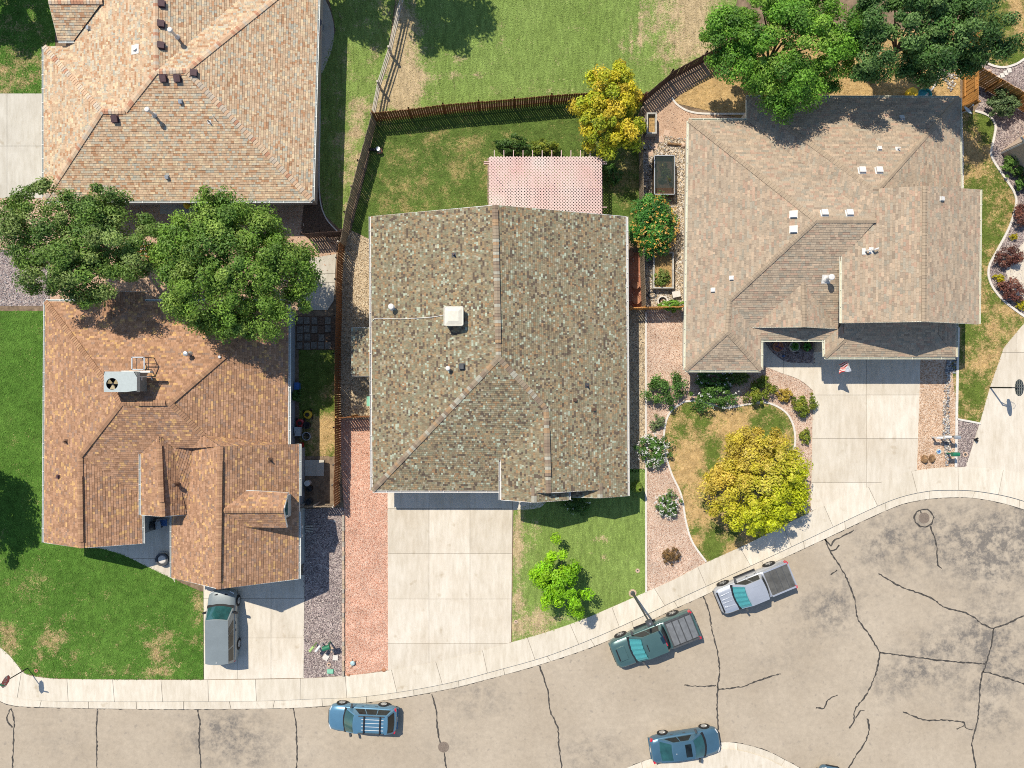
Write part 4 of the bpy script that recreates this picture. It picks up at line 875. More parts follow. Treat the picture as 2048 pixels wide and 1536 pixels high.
# sealed cracks
CR = [[(22, 1416), (28, 1440), (27, 1480), (24, 1545)], [(20, 1418), (14, 1440), (25, 1455)], [(195, 1418), (193, 1460), (194, 1500), (193, 1545)], [(395, 1420), (400, 1445), (398, 1480), (401, 1515), (402, 1545)],
 [(586, 1416), (592, 1450), (594, 1500), (593, 1545)], [(864, 1388), (872, 1420), (874, 1450), (880, 1485), (887, 1494), (893, 1545)], [(1079, 1332), (1095, 1380), (1100, 1420), (1115, 1455), (1118, 1490), (1125, 1545)],
 [(1407, 1193), (1418, 1225), (1424, 1260), (1434, 1300), (1439, 1340), (1436, 1370), (1434, 1410), (1437, 1470)], [(1369, 1370), (1400, 1373), (1432, 1371)], [(1437, 1379), (1485, 1373), (1520, 1360), (1561, 1347)],
 [(1650, 1078), (1662, 1105), (1690, 1150), (1708, 1195), (1715, 1235), (1735, 1265), (1760, 1305)], [(1760, 1305), (1800, 1310), (1850, 1317), (1900, 1323), (1970, 1328)], [(1760, 1305), (1752, 1345), (1735, 1385), (1710, 1420), (1708, 1440), (1699, 1457)],
 [(1711, 1437), (1722, 1420), (1729, 1422)], [(1757, 1147), (1800, 1172), (1860, 1195), (1890, 1215), (1935, 1227), (1965, 1248), (1988, 1258)], [(2060, 1225), (2015, 1247), (1988, 1258), (1984, 1285), (1972, 1328), (1962, 1360), (1955, 1440), (1945, 1480), (1945, 1500), (1954, 1545)],
 [(1965, 1343), (2000, 1352), (2060, 1372)], [(1806, 1424), (1850, 1440), (1890, 1440), (1928, 1445), (1930, 1455), (1945, 1460)], [(1913, 1458), (1928, 1452)], [(1735, 1437), (1738, 1460), (1730, 1485), (1710, 1515), (1693, 1545)],
 [(1632, 1415), (1648, 1416), (1656, 1400), (1675, 1390)], [(1860, 1052), (1872, 1085), (1876, 1130), (1884, 1136)], [(1650, 1078), (1662, 1092), (1670, 1080), (1700, 1066), (1708, 1060)], [(1662, 1102), (1672, 1098), (1678, 1090)], [(1661, 1149), (1674, 1140)], [(1840, 1021), (1845, 1034)]]
mb = MB()
def seal(pts, wd=1.45):
    c = curve(pts, 4); L = []
    for i, p in enumerate(c):
        a = Vector(c[max(0, i-1)]); b = Vector(c[min(len(c)-1, i+1)]); d = (b-a).normalized(); n = Vector((-d.y, d.x)); q = Vector(p)+n*random.uniform(-.9, .9); h = wd*random.uniform(.45, 1.4)
        L.append((P(*(q+n*h), .004), P(*(q-n*h), .004)))
    vs = [v for ab in L for v in ab]; mb.add(vs, [(2*i, 2*i+1, 2*i+3, 2*i+2) for i in range(len(L)-1)])
for c in CR: seal(c)
seal([(1848+19*math.cos(t), 1036+18*math.sin(t)) for t in np.linspace(0, 6.28, 14)], 1.6)
me = mb.build('crack_seal', M['crack'], label='dark tar sealed cracks wandering over the asphalt', cat='crack seal', kind='structure', recenter=False)
g2 = [p for p in GUT if -60 < p[0] < 2060]; mb = MB(); seal(g2[::2], 1.0); mb.build('road_edge_seam', M['crack'], label='dark seam where the asphalt meets the gutter', cat='seam', kind='structure', recenter=False)
mb = MB(); seal(IS[::2], 1.0); mb.build('road_edge_seam', M['crack'], label='dark seam around the corner kerb across the street', cat='seam', kind='structure', recenter=False)
for (x, y), lb in (((887, 1494), 'round iron manhole cover in the lower middle of the street'), ((1848, 1036), 'round manhole cover ringed by tar near the cul-de-sac kerb')):
    q = P(x, y, 0); mb = MB(); mb.lathe(q, [(.38, .0), (.38, .014), (.33, .016), (.33, .010), (0, .012)], 24); o = mb.build('manhole_cover', M['iron'], label=lb, cat='manhole', group='manhole covers in the street')
    for k in range(5): b = MB(); b.box((0, (k-2)*.1, .015), (.42 if k != 2 else .55, .03, .01)); b.build('rib', M['iron'], o, False)
# ------------------------------------------------------------------ fences
def fence(name, label, px, m, h=1.75, pw=.135, gap=.022, side=1, rails=(.45, 1.4), postm=None, slope=0, group='wooden picket fences'):
    pts = [P(x, y, h) for x, y in px]; mid = pts[len(pts)//2]
    root = empty(name, Vector((pts[0].x, pts[0].y, ZY)), label, 'fence', group)
    pk = MB(); pk.box((0, 0, h/2), (pw, .02, h-.06)); pm = pk.mesh('picket', m); pk2 = MB(); pk2.box((0, 0, h/2-.01), (pw*.96, .022, h-.085)); pm2 = pk2.mesh('picket', m)
    for a, b in zip(pts[:-1], pts[1:]):
        d = Vector((b.x-a.x, b.y-a.y)); L = d.length; d.normalize(); ang = math.atan2(d.y, d.x); n = Vector((-d.y, d.x))*side; k = int(L/(pw+gap))
        for i in range(k):
            o = bpy.data.objects.new('picket', random.choice((pm, pm2))); COL.objects.link(o); o.parent = root
            t = (i+.5)*L/k; o.location = (a.x+d.x*t-pts[0].x, a.y+d.y*t-pts[0].y, random.uniform(-.01, .01)); o.rotation_euler = (random.uniform(-.008, .008), random.uniform(-.006, .006), ang)
        for rz in rails:
            mb = MB(); c = Vector(((a.x+b.x)/2+n.x*.035, (a.y+b.y)/2+n.y*.035, ZY+rz)); mb.box(c, (L, .04, .09), ang); mb.build('rail', m, root)
        np_ = max(1, round(L/2.4))
        for i in range(np_+1):
            t = L*i/np_; mb = MB(); mb.box((a.x+d.x*t+n.x*.10, a.y+d.y*t+n.y*.10, h/2+.06), (.09, .09, h+.02), ang); mb.build('post', postm or m, root)
    return root
fence('picket_fence', 'weathered brown picket fence running down from the corner beside the back lawn', [(744, 227), (718, 321), (691, 424), (681, 484)], M['wood_grey'], side=-1)
fence('picket_fence', 'rust stained picket fence between the brown house and the middle house', [(679, 483), (675, 515), (673, 558), (672, 632), (670, 707), (669.6, 780), (670, 855), (669.5, 930), (667.5, 970), (668.4, 1014)], M['wood_rust'], side=-1, postm=M['rail'])
fence('picket_fence', 'reddish brown back fence casting slatted shade on the lawn', [(744, 226), (817, 219), (886, 210), (957, 204), (1029, 198), (1104, 191), (1180, 186), (1294, 188)], M['wood_rust'], side=1)
fence('picket_fence', 'dark slatted fence angled behind the yellow tree', [(1294, 188), (1348, 142), (1416, 106), (1500, 62)], M['wood_dark'], side=1)
fence('picket_fence', 'grey fence dividing the middle yard from the garden beds', [(1283, 215), (1286, 300), (1288, 519), (1292, 612)], M['wood_grey'], h=1.7, side=1)
fence('picket_fence', 'short orange brown fence joining the middle house to the taupe house', [(1262, 616), (1292, 615), (1368, 614)], M['wood_orange'], h=1.6, side=1)
fence('picket_fence', 'orange gate fence across the gravel side yard of the middle house', [(672, 837), (704, 835), (744, 834)], M['wood_rust'], side=1, postm=M['wood_orange'])
fence('picket_fence', 'low weathered gate fence at the front corner of the brown house', [(600, 1016), (629, 1014), (668, 1014)], M['wood_grey'], h=1.5, side=1, postm=M['rail'])
fence('picket_fence', 'dark plank fence behind the leafy tree between two left yards', [(604, 468), (640, 465), (682, 463)], M['wood_dark'], side=1)
fence('picket_fence', 'bright orange cedar fence by the satellite dish', [(1958, 62), (1957, 128), (1956, 203)], M['wood_orange'], h=1.8, pw=.14, gap=.006, side=1, rails=(.4, 1.5))
fence('picket_fence', 'honey coloured cedar fence slanting to the right edge', [(1957, 132), (2005, 160), (2052, 187), (2110, 222)], M['wood_orange'], h=1.8, pw=.14, gap=.006, side=-1, rails=(.4, 1.5))
fence('picket_fence', 'short cedar return fence beside the satellite dish', [(1924, 213), (1954, 203)], M['wood_orange'], h=1.7, gap=.006, side=1)
# loose gate bracing boards of the cedar fence
root = empty('cedar_gate', P(1935, 170, ZY), 'framed cedar gate panel leaning inside the orange fence', 'gate')
for i in range(7):
    q = T(1924, 145+i*8.2, 0); mb = MB(); mb.box((q.x-.06, q.y, 1.0), (.03, .24, 1.5)); mb.build('board', M['wood_orange'], root)
for z in (.45, 1.6):
    q = T(1924, 170, 0); mb = MB(); mb.box((q.x-.10, q.y, z), (.05, 1.95, .12)); mb.build('rail', M['wood_orange'], root)
# two-rail fence at the top
pts = [P(x, y, 1.25) for x, y in ((812, -40), (800, 0), (778, 96), (756, 165), (745, 222))]; root = empty('rail_fence', Vector((pts[2].x, pts[2].y, ZY)), 'pale weathered rail fence beside the open lawn', 'fence', 'wooden picket fences')
for a, b in zip(pts[:-1], pts[1:]):
    for z in (.45, .85, 1.22):
        mb = MB(); d = b-a; mb.box(((a.x+b.x)/2, (a.y+b.y)/2, ZY+z), (d.xy.length, .05, .15 if z < 1.2 else .06), math.atan2(d.y, d.x)); mb.build('rail', M['rail'], root)
    mb = MB(); mb.box((a.x, a.y, ZY+.7), (.13, .13, 1.4)); mb.build('post', M['rail'], root)

# ------------------------------------------------------------------ pergola
z = 2.55; x0, y0 = P(978, 313, z)[:2]; x1, y1 = P(1204, 428, z)[:2]
root = empty('lattice_pergola', Vector(((x0+x1)/2, (y0+y1)/2, ZD)), 'pinkish white lattice covered pergola behind the middle house', 'pergola')
rect = (min(x0, x1), min(y0, y1), max(x0, x1), max(y0, y1)); wd = .072; per = .21
for sgn, zz in ((1, 0), (-1, .014)):
    c = rect[0]-8
    while c < rect[2]+8:
        hw = wd*.7071
        if sgn == 1: q = [(c-hw, rect[1]-1), (c+hw, rect[1]-1), (c+hw+6, rect[1]+5), (c-hw+6, rect[1]+5)]
        else: q = [(c-hw, rect[3]+1), (c+hw, rect[3]+1), (c+hw+6, rect[3]-5), (c-hw+6, rect[3]-5)]
        p = clip(q, *rect)
        if p and area(p) > .004: mb = MB(); mb.prism(p, z+zz, z+zz+.013); mb.build('lattice_slat', M['lattice'], root)
        c += per
for i in range(12):
    x = rect[0]+.35+i*(rect[2]-rect[0]-.5)/11; mb = MB(); mb.box((x, (rect[1]+rect[3])/2+.15, z-.08), (.045, rect[3]-rect[1]+.55, .14)); mb.build('rafter', M['lattice'], root)
for yy in (rect[3]-.3, rect[3]-.42, rect[1]+.5):
    mb = MB(); mb.box(((rect[0]+rect[2])/2, yy, z-.24), (rect[2]-rect[0]+.7, .045, .18)); mb.build('beam', M['lattice'], root)
for x in (rect[0]+.2, (rect[0]+rect[2])/2, rect[2]-.2):
    mb = MB(); mb.box((x, rect[3]-.36, ZD+1.08), (.1, .1, 2.16)); mb.build('post', M['lattice'], root)

# ------------------------------------------------------------------ roof machines
q, n = B.z_at(262, 790); zb = q.z-.1; zt = zb+1.45
x0, y0 = P(207.5, 743, zt)[:2]; x1, y1 = P(273.8, 784, zt)[:2]; cx, cy = (x0+x1)/2, (y0+y1)/2; wx, wy = x1-x0, y0-y1
AC = empty('rooftop_air_conditioner', Vector((cx, cy, zb)), 'grey boxy air conditioner with a round fan on the brown roof', 'air conditioner')
mb = MB(); mb.box((cx, cy, (zb+.25+zt-.33)/2), (wx*.985, wy*.96, zt-zb-.58)); mb.box((cx+wx*.27, cy, zt-.2), (wx*.44, wy*.95, .27)); mb.build('cabinet', mat('ac_side', (.16, .18, .18), .5, var=.08), AC)
lid_m = mat('ac_top', (.42, .47, .46), .4, var=.04)
fcx = x0+.52*wx*.5-.02; fcy = cy-.13; lid = MB(); z0, z1 = zt-.06, zt; R = .36
sq = [(x0, y1), (x1, y1), (x1, y0), (x0, y0)]
vs = []; NN = 24
for i in range(NN):
    t = 2*math.pi*i/NN; c_, s_ = math.cos(t), math.sin(t); vs.append((fcx+R*c_, fcy+R*s_, z1))
    kx = ((x1-.0 if c_ > 0 else x0)-fcx)/c_ if abs(c_) > 1e-6 else 1e9; ky = ((y0 if s_ > 0 else y1)-fcy)/s_ if abs(s_) > 1e-6 else 1e9; k = min(kx, ky); vs.append((fcx+k*c_, fcy+k*s_, z1))
lid.add(vs, [(2*i, 2*i+1, (2*i+3) % (2*NN), (2*i+2) % (2*NN)) for i in range(NN)])
for (a, b) in zip(sq, sq[1:]+sq[:1]): lid.add([(a[0], a[1], z1), (b[0], b[1], z1), (b[0], b[1], z0-.30), (a[0], a[1], z0-.30)], [(0, 3, 2, 1)])
for sx, sy in ((x0, y0), (x1, y1), (x1, y0), (x0, y1)): lid.box(((sx*6+fcx)/7, (sy*6+fcy)/7, z1+.002), (.03, .03, .004))
lid.build('lid', lid_m, AC)
fan = MB(); fan.lathe((fcx, fcy, zt-.3), [(0, 0), (R, .0), (R, .3)], 24, cap=False); fan.lathe((fcx, fcy, zt-.12), [(0, .05), (.07, .05), (.07, -.02), (0, -.02)], 12); fo = fan.build('fan_well', M['black'], AC)
for k in range(3):
    t = 2*math.pi*k/3+.5; u = Vector((math.cos(t), math.sin(t), 0)); v = Vector((-u.y, u.x, 0)); c = Vector((fcx, fcy, zt-.1)); b = MB()
    b.add([c+u*.05-v*.04, c+u*.33-v*.17+Vector((0, 0, .06)), c+u*.33+v*.17+Vector((0, 0, .02)), c+u*.05+v*.04-Vector((0, 0, .03))], [(0, 1, 2, 3)]); b.build('fan_blade', mat('fan_tan', (.34, .27, .14), .5), fo)
mb = MB(); mb.box((cx+.75, cy+.62, zt-.5), (1.75, .12, .32)); mb.build('duct_cover', M['white'], AC)
mb = MB(); mb.path([(x1+.02, cy+.3, zt-.1), (x1+.4, cy+.3, zt-.9), (x1+.42, cy+.1, zt-1.0)], .02); mb.build('conduit', M['white'], AC)
for dx in (.1, .45): mb = MB(); mb.box((x1+.012, cy+.1+dx*.3, zt-.55), (.014, .09, .12)); mb.build('sticker', M['white'], AC)
for sx in (-.42, .42):
    for sy in (-.4, .4): mb = MB(); mb.box((cx+sx*wx, cy+sy*wy, zb+.1), (.08, .08, .5)); mb.build('leg', M['metal'], AC)
q, n = B.z_at(282, 735); zt2 = q.z+1.0; fr = empty('metal_stand', Vector((q.x, q.y, q.z)), 'open galvanised frame stand beside the rooftop air conditioner', 'stand')
a0 = P(264, 714.5, zt2); a1 = P(288.5, 739, zt2)
cr = [Vector((a0.x, a0.y, zt2)), Vector((a1.x, a0.y, zt2)), Vector((a1.x, a1.y, zt2)), Vector((a0.x, a1.y, zt2))]
for a, b in zip(cr, cr[1:]+cr[:1]): d = b-a; mb = MB(); mb.box((a+b)/2, (d.length+.05, .07, .05), math.atan2(d.y, d.x)); mb.build('rail', M['metal'], fr)
for c in cr:
    zl = q.z-.2; mb = MB(); mb.tube(c, (c.x, c.y, zl), .028, .028, 6); mb.build('leg', M['dgrey'], fr)
for a, b in ((0, 1), (1, 2), (2, 3), (3, 0)): mb = MB(); mb.tube(cr[a]-Vector((0, 0, .5)), cr[b]-Vector((0, 0, .5)), .02, .02, 6); mb.build('brace', M['dgrey'], fr)
# evaporative cooler
q, n = C.z_at(907, 645); zb = q.z-.15; zt = q.z+.95; c = P(907, 632, zt); hw = 20/S*(H-zt)/H
EV = empty('evaporative_cooler', Vector((c.x, c.y, zb)), 'cream evaporative cooler on the middle roof', 'cooler')
def rrect(cx, cy, h, r, z, k=5):
    out = []
    for sx, sy, t0 in ((1, 1, 0), (-1, 1, 90), (-1, -1, 180), (1, -1, 270)):
        for i in range(k+1): t = math.radians(t0+90*i/k); out.append(Vector((cx+sx*(h-r)+r*math.cos(t), cy+sy*(h-r)+r*math.sin(t), z)))
    return out
mb = MB(); rings = [rrect(c.x, c.y, hw*.9, .1, zb), rrect(c.x, c.y, hw*.9, .1, zt-.14), rrect(c.x, c.y, hw, .14, zt-.12), rrect(c.x, c.y, hw, .14, zt-.03), rrect(c.x, c.y, hw*.95, .13, zt)]
k = len(rings[0]); mb.add([v for r in rings for v in r], [(j*k+i, j*k+(i+1)%k, (j+1)*k+(i+1)%k, (j+1)*k+i) for j in range(len(rings)-1) for i in range(k)]); mb.build('casing', M['beige'], EV)
mb = MB(); r0 = rrect(c.x, c.y, hw*.95, .13, zt); r1_ = rrect(c.x, c.y, hw*.88, .1, zt-.025); r2_ = rrect(c.x, c.y, hw*.5, .02, zt+.06); mb.add(r0+r1_+r2_, [(i, (i+1)%k, k+(i+1)%k, k+i) for i in range(k)]+[(k+i, k+(i+1)%k, 2*k+(i+1)%k, 2*k+i) for i in range(k)]+[tuple(range(2*k, 3*k))]); mb.build('lid', M['beige'], EV)
pl = []
for x, y in ((888, 630), (870, 633.5), (850, 635.5), (800, 638), (760, 636.5), (750, 637), (745, 641)): q, n = C.z_at(max(x, 748), y); pl.append(P(x, y, q.z+.06))
mb = MB(); mb.path(pl, .022, 6); mb.build('water_line', M['white'], EV)

# ------------------------------------------------------------------ poles and signs
base = P(1265, 1186, ZY); L = empty('street_lamp', base, 'slender grey street lamp standing by the front lawn above the green truck', 'street lamp')
hz = 6.2; mb = MB(); mb.lathe((0, 0, 0), [(.16, 0), (.16, .08), (.09, .12), (.08, .5), (.055, 5.6), (.05, hz)], 12); mb.build('pole', M['dgrey'], L, False)
mb = MB(); mb.lathe((0, 0, -.02), [(.28, 0), (.28, .05), (0, .06)], 16); mb.build('footing', M['paver'], L, False)
mb = MB(); mb.box((-.02, -.0, hz+.05), (.40, .40, .14), .45); mb.box((0, 0, hz+.14), (.3, .3, .06), .45); mb.build('lamp_head', M['dgrey'], L, False)
mb = MB(); mb.box((-.02, 0, hz-.03), (.3, .3, .03), .45); mb.build('lamp_lens', M['white'], L, False)
mb = MB(); mb.tube((0, 0, hz+.16), (0, 0, hz+.24), .06, .05, 10); mb.build('photocell', M['metal'], L, False)
base = P(56, 1336, ZY); L = empty('stop_sign', base, 'red octagonal stop sign on a thin post at the lower left corner', 'sign', rz=math.radians(-12))
mb = MB(); mb.box((0, 0, 1.35), (.05, .05, 2.7)); mb.build('post', M['black'], L, False)
def octo(r, x): return [Vector((x, r*math.cos(math.radians(22.5+45*i)), 2.25+r*math.sin(math.radians(22.5+45*i)))) for i in range(8)]
mb = MB(); a = octo(.42, .035); b = octo(.42, .030); mb.add(a+b, [tuple(range(8)), tuple(range(15, 7, -1))]+[(i, 8+i, 8+(i+1)%8, (i+1)%8) for i in range(8)]); pn = mb.build('panel', M['white'], L, False)
mb = MB(); a = octo(.395, .040); b = octo(.395, .036); mb.add(a+b, [tuple(range(8)), tuple(range(15, 7, -1))]+[(i, 8+i, 8+(i+1)%8, (i+1)%8) for i in range(8)]); mb.build('red_face', M['red'], pn, False)
def text(s, size, mtl, parent, M4, ext=.004):
    cu = bpy.data.curves.new('lettering', 'FONT'); cu.body = s; cu.size = size; cu.align_x = 'CENTER'; cu.align_y = 'CENTER'; cu.extrude = ext; cu.materials.append(mtl)
    t_ = bpy.data.objects.new('lettering', cu); COL.objects.link(t_); me = bpy.data.meshes.new_from_object(t_); bpy.data.objects.remove(t_)
    o = bpy.data.objects.new('lettering', me); COL.objects.link(o); o.parent = parent; o.matrix_local = M4; return o
text('STOP', .34, M['white'], pn, Matrix.Translation((.044, 0, 2.25)) @ Matrix.Rotation(math.radians(90), 4, 'Z') @ Matrix.Rotation(math.radians(90), 4, 'X'))
mb = MB(); mb.box((0, 0, 2.78), (.62, .02, .16)); mb.build('street_name_blade', M['green'], L, False)
base = P(1980, 775, ZY); L = empty('basketball_hoop', base, 'basketball hoop with oval backboard at the right driveway edge', 'hoop')
mb = MB(); mb.tube((0, 0, 0), (0, 0, 2.15), .055, .05, 10); mb.tube((0, 0, 2.1), (.3, 0, 2.35), .04, .04, 8); mb.tube((0, 0, 1.7), (.3, 0, 2.2), .03, .03, 8); mb.build('pole', M['black'], L, False)
bb = [Vector((.33, .58*math.cos(t)*(1 if abs(math.cos(t)) < .8 else .97), 2.4+.40*math.sin(t))) for t in np.linspace(0, 2*math.pi, 25)[:-1]]
mb = MB(); mb.add(bb+[v+Vector((.03, 0, 0)) for v in bb], [tuple(range(24)), tuple(range(47, 23, -1))]+[(i, 24+i, 24+(i+1)%24, (i+1)%24) for i in range(24)]); bo = mb.build('backboard', mat('board_smoke', (.055, .07, .085), .25), L, False)
for i in range(5):
    yy = -.44+i*.22; hh = .40*math.sqrt(max(.02, 1-(yy/.58)**2)); mb = MB(); mb.box((.30, yy, 2.4), (.02, .03, 2*hh*.95)); mb.build('rib', M['metal'], bo, False)
for i in range(4):
    zz = -.27+i*.18; ww = .58*math.sqrt(max(.02, 1-(zz/.40)**2)); mb = MB(); mb.box((.30, 0, 2.4+zz), (.02, 2*ww*.95, .025)); mb.build('rib', M['metal'], bo, False)
mb = MB(); mb.torus((.62, 0, 2.2), .23, .009, 24, 5); mb.box((.37, 0, 2.2), (.08, .12, .05)); rm = mb.build('rim', mat('rim_brown', (.25, .12, .06), .5), L, False)
mb = MB()
for i in range(12):
    t = 2*math.pi*i/12; t2 = t+.4; mb.tube((.62+.23*math.cos(t), .23*math.sin(t), 2.2), (.62+.14*math.cos(t2), .14*math.sin(t2), 1.85), .004, .004, 4)
mb.build('net', M['white'], rm, False)
# satellite dish on the eave
q = P(1933, 223, 3.1); L = empty('satellite_dish', Vector((q.x, q.y, 2.9)), 'pale grey satellite dish fixed to the eave at the upper right', 'satellite dish')
Rm = Vector((.45, .5, .75)).normalized().to_track_quat('Z', 'Y').to_matrix(); 
mb = MB(); prof = [(0, 0), (.12, .01), (.24, .04), (.34, .09), (.34, .075), (.24, .02), (0, -.02)]; mb.lathe((0, 0, .25), prof, 24, Rm); mb.build('dish', M['grey'], L, False)
mb = MB(); mb.path([(-.25, 0, -.1), (-.1, 0, .1), (0, 0, .22)], .025); mb.build('arm', M['metal'], L, False)
mb = MB(); c = Vector((0, 0, .25)); e_ = c+Rm @ Vector((0, -.3, .4)); mb.tube(c+Rm @ Vector((0, -.3, .05)), e_, .012, .012, 6); mb.box(e_, (.08, .08, .1)); mb.build('receiver', M['white'], L, False)
# flag on the garage
q = P(1697, 716, 2.4); L = empty('flag', Vector((q.x, q.y, 2.2)), 'small striped flag on a slanted pole above the right driveway', 'flag')
tip = Vector((.0, -.85, .42)); mb = MB(); mb.tube((0, .35, -.1), tip, .014, .012, 8); mb.build('pole', M['white'], L, False)
mb = MB(); nst = 11
for i in range(nst):
    for j in range(4):
        s0, s1_ = i/nst, (i+1)/nst
        def fp(s, t):
            a = Vector((0, -.25, .19)).lerp(tip, s); return a+Vector((-.40*t-.07*math.sin(5*s+3*t), -.16*t+.05*math.sin(6*t+4*s), -.55*t+.05*math.sin(9*s+4*t)))
        mb.mi = 0 if i % 2 == 0 else 1
        if i > 5 and j < 2: mb.mi = 2
        mb.add([fp(s0, j/4), fp(s1_, j/4), fp(s1_, (j+1)/4), fp(s0, (j+1)/4)], [(0, 1, 2, 3)])
mb.build('cloth', [M['red'], M['white'], mat('flag_navy', (.45, .48, .55), .8)], L, False)

# ------------------------------------------------------------------ mailboxes and small things in the yards
def mailbox(px, py, m, label, rz, r=.10, length=.5, h=1.05, postm=None):
    q = P(px, py, ZY); L = empty('mailbox', q, label, 'mailbox', None, rz); mb = MB(); mb.box((0, 0, h/2), (.09, .09, h)); mb.build('post', postm or m, L, False)
    mb = MB(); prof = [Vector((0, r*math.cos(t), r*math.sin(t))) for t in np.linspace(0, math.pi, 9)]+[Vector((0, -r, -.1)), Vector((0, r, -.1))]
    k = len(prof); A_ = [Vector((-length/2, p.y, h+.1+p.z)) for p in prof]; B_ = [Vector((length/2, p.y, h+.1+p.z)) for p in prof]
    mb.add(A_+B_, [(i, (i+1)%k, k+(i+1)%k, k+i) for i in range(k)]+[tuple(range(k-1, -1, -1)), tuple(range(k, 2*k))]); bx = mb.build('box', m, L, False)
    mb = MB(); mb.box((length/2+.008, 0, h+.1), (.012, r*1.7, r*1.6)); mb.build('door', m, bx, False)
mailbox(632.5, 1286, M['lime'], 'lime green mailbox, leftmost of three on the grey gravel', .9, .09, .42); mailbox(645, 1285, M['white'], 'white mailbox between the lime and dark green ones', .9, .09, .5)
mailbox(661, 1284, M['green'], 'dark green mailbox with a broad lid beside the block edging', .3, .16, .5)
mailbox(1864, 874, M['white'], 'white slim mailbox, left of three on the peach gravel', 0, .08, .42, .75); mailbox(1878, 872, M['white'], 'pale square mailbox in the middle of three on peach gravel', 0, .1, .48, .9); mailbox(1893, 872, M['metal'], 'bluish grey mailbox, right of three by the river stones', 0, .12, .36, 1.1, M['dgrey'])
mailbox(1893, 906, M['green'], 'fat glossy green mailbox beside the white edging', 0, .14, .5, .9)
def paver(px, py, s, rz, m, label, sides=4, h=.05):
    q = P(px, py, ZY+.01); mb = MB(); mb.prism([(q.x+s*math.cos(rz+2*math.pi*i/sides), q.y+s*math.sin(rz+2*math.pi*i/sides)) for i in range(sides)], ZY+.005, ZY+.02+h); mb.build('stepping_stone', m, label=label, cat='paver')
paver(664, 1299, .19, .2, M['paver'], 'tan hexagonal paver below the green mailbox', 6, .08); paver(652, 1314, .27, .18, M['edging'], 'tilted square pale paver, left of two on grey gravel'); paver(671, 1315, .25, .74, M['edging'], 'square pale paver, right of two on grey gravel')
for i, (x, y, a) in enumerate(((1300, 306, .75), (1309, 293, .65), (1322, 279, .6), (1333, 266, .5))):
    paver(x, y, .29, a, M['paver'], ['lowest peach stepping stone by the glazed garden bed', 'second lowest peach stepping stone by the grey fence', 'third peach stepping stone near the log', 'highest peach stepping stone below the fine gravel corner'][i], 4, .03)
for x, y in ((1985, 139), (1995, 146), (2006, 153)): pass
for i in range(4): paver(2018-i*7, 141+i*5, .22, .95, M['edging'], ['pale paver nearest the corner lawn in a short diagonal row', 'second pale paver of the diagonal row by the cedar fence', 'third pale paver of the diagonal row by the cedar fence', 'pale paver nearest the honey cedar fence'][i], 4, .03)
def ring(px, py, R, r, m, label, cat, core=None, h=.05):
    q = P(px, py, ZY); mb = MB(); mb.lathe(q+Vector((0, 0, .005)), [(R-r, .0), (R-r, h), (R, h), (R, 0)], 20); o = mb.build('valve_ring' if cat == 'valve' else cat.replace(' ', '_'), m, label=label, cat=cat)
    b = MB(); b.lathe((0, 0, 0), [(R-r-.004, .0), (R-r-.004, .02), (0, .025)], 16); b.build('core', core or M['dgrey'], o, False); return o
ring(658, 1329, .14, .07, M['paver'], 'tan concrete ring with dark centre near the grey gravel kerb', 'valve'); ring(1877, 903, .17, .05, mat('pale_blue', (.45, .62, .66), .5), 'pale blue round lid on the peach gravel', 'valve', M['blue']); ring(1930, 909, .18, .08, M['paver'], 'tan concrete ring on the grey gravel triangle', 'valve'); ring(1275, 1141, .15, .09, M['paver'], 'tan sprinkler ring in the front lawn by the white edging', 'valve'); ring(1032, 1243, .13, .08, M['paver'], 'small tan sprinkler ring beside the wide driveway', 'valve'); ring(73, 1341, .13, .07, M['terracotta'], 'terracotta ring in the grass beside the stop sign', 'valve')
q = P(661, 1342, ZY); mb = MB(); mb.box(q+Vector((0, 0, .05)), (.44, .3, .09)); o = mb.build('utility_box', M['mint'], label='mint green rectangular utility box lid near the sidewalk', cat='utility box')
b = MB(); b.box((0, 0, .1), (.38, .24, .02)); b.build('lid', M['mint'], o, False)
q = P(706, 1325, ZY); L = empty('garden_light', q, 'round pale blue garden light on splayed dark legs in the salmon gravel', 'garden light')
mb = MB(); mb.lathe((0, 0, .1), [(0, 0), (.15, .0), (.17, .05), (.12, .1), (0, .13)], 18); mb.build('dome', mat('light_blue', (.42, .58, .60), .4), L, False)
for k in range(5):
    t = .5+k*1.256; mb = MB(); mb.tube((.12*math.cos(t), .12*math.sin(t), .12), (.3*math.cos(t), .3*math.sin(t), 0), .018, .014, 6); mb.build('leg', M['dgrey'], L, False)
def rock(px, py, sx, sy, sz, m, label, cat='rock', rz=0, seed=0, n=12):
    r = random.Random(seed); q = P(px, py, ZY); mb = MB(); vs = [Vector((0, 0, sz))]; N = n
    for lv, (rr, zz) in enumerate(((.62, .85), (.95, .5), (1.0, 0))):
        for i in range(N):
            t = 2*math.pi*i/N; f = rr*r.uniform(.75, 1.12); vs.append(Vector((sx*f*math.cos(t), sy*f*math.sin(t), sz*zz*r.uniform(.8, 1.1))))
    vs = [Matrix.Rotation(rz, 3, 'Z') @ v+q for v in vs]; fs = [(0, 1+i, 1+(i+1)%N) for i in range(N)]
    for l in range(2): fs += [(1+l*N+i, 1+(l+1)*N+i, 1+(l+1)*N+(i+1)%N, 1+l*N+(i+1)%N) for i in range(N)]
    mb.add(vs, fs); mb.build('boulder', m, label=label, cat=cat)
rock(1848, 918, .26, .34, .42, M['rock'], 'larger brown boulder, left of two on the peach gravel', seed=1, n=7); rock(1862, 917, .2, .36, .4, M['rock'], 'narrow brown boulder, right of two on the peach gravel', seed=2, n=6)
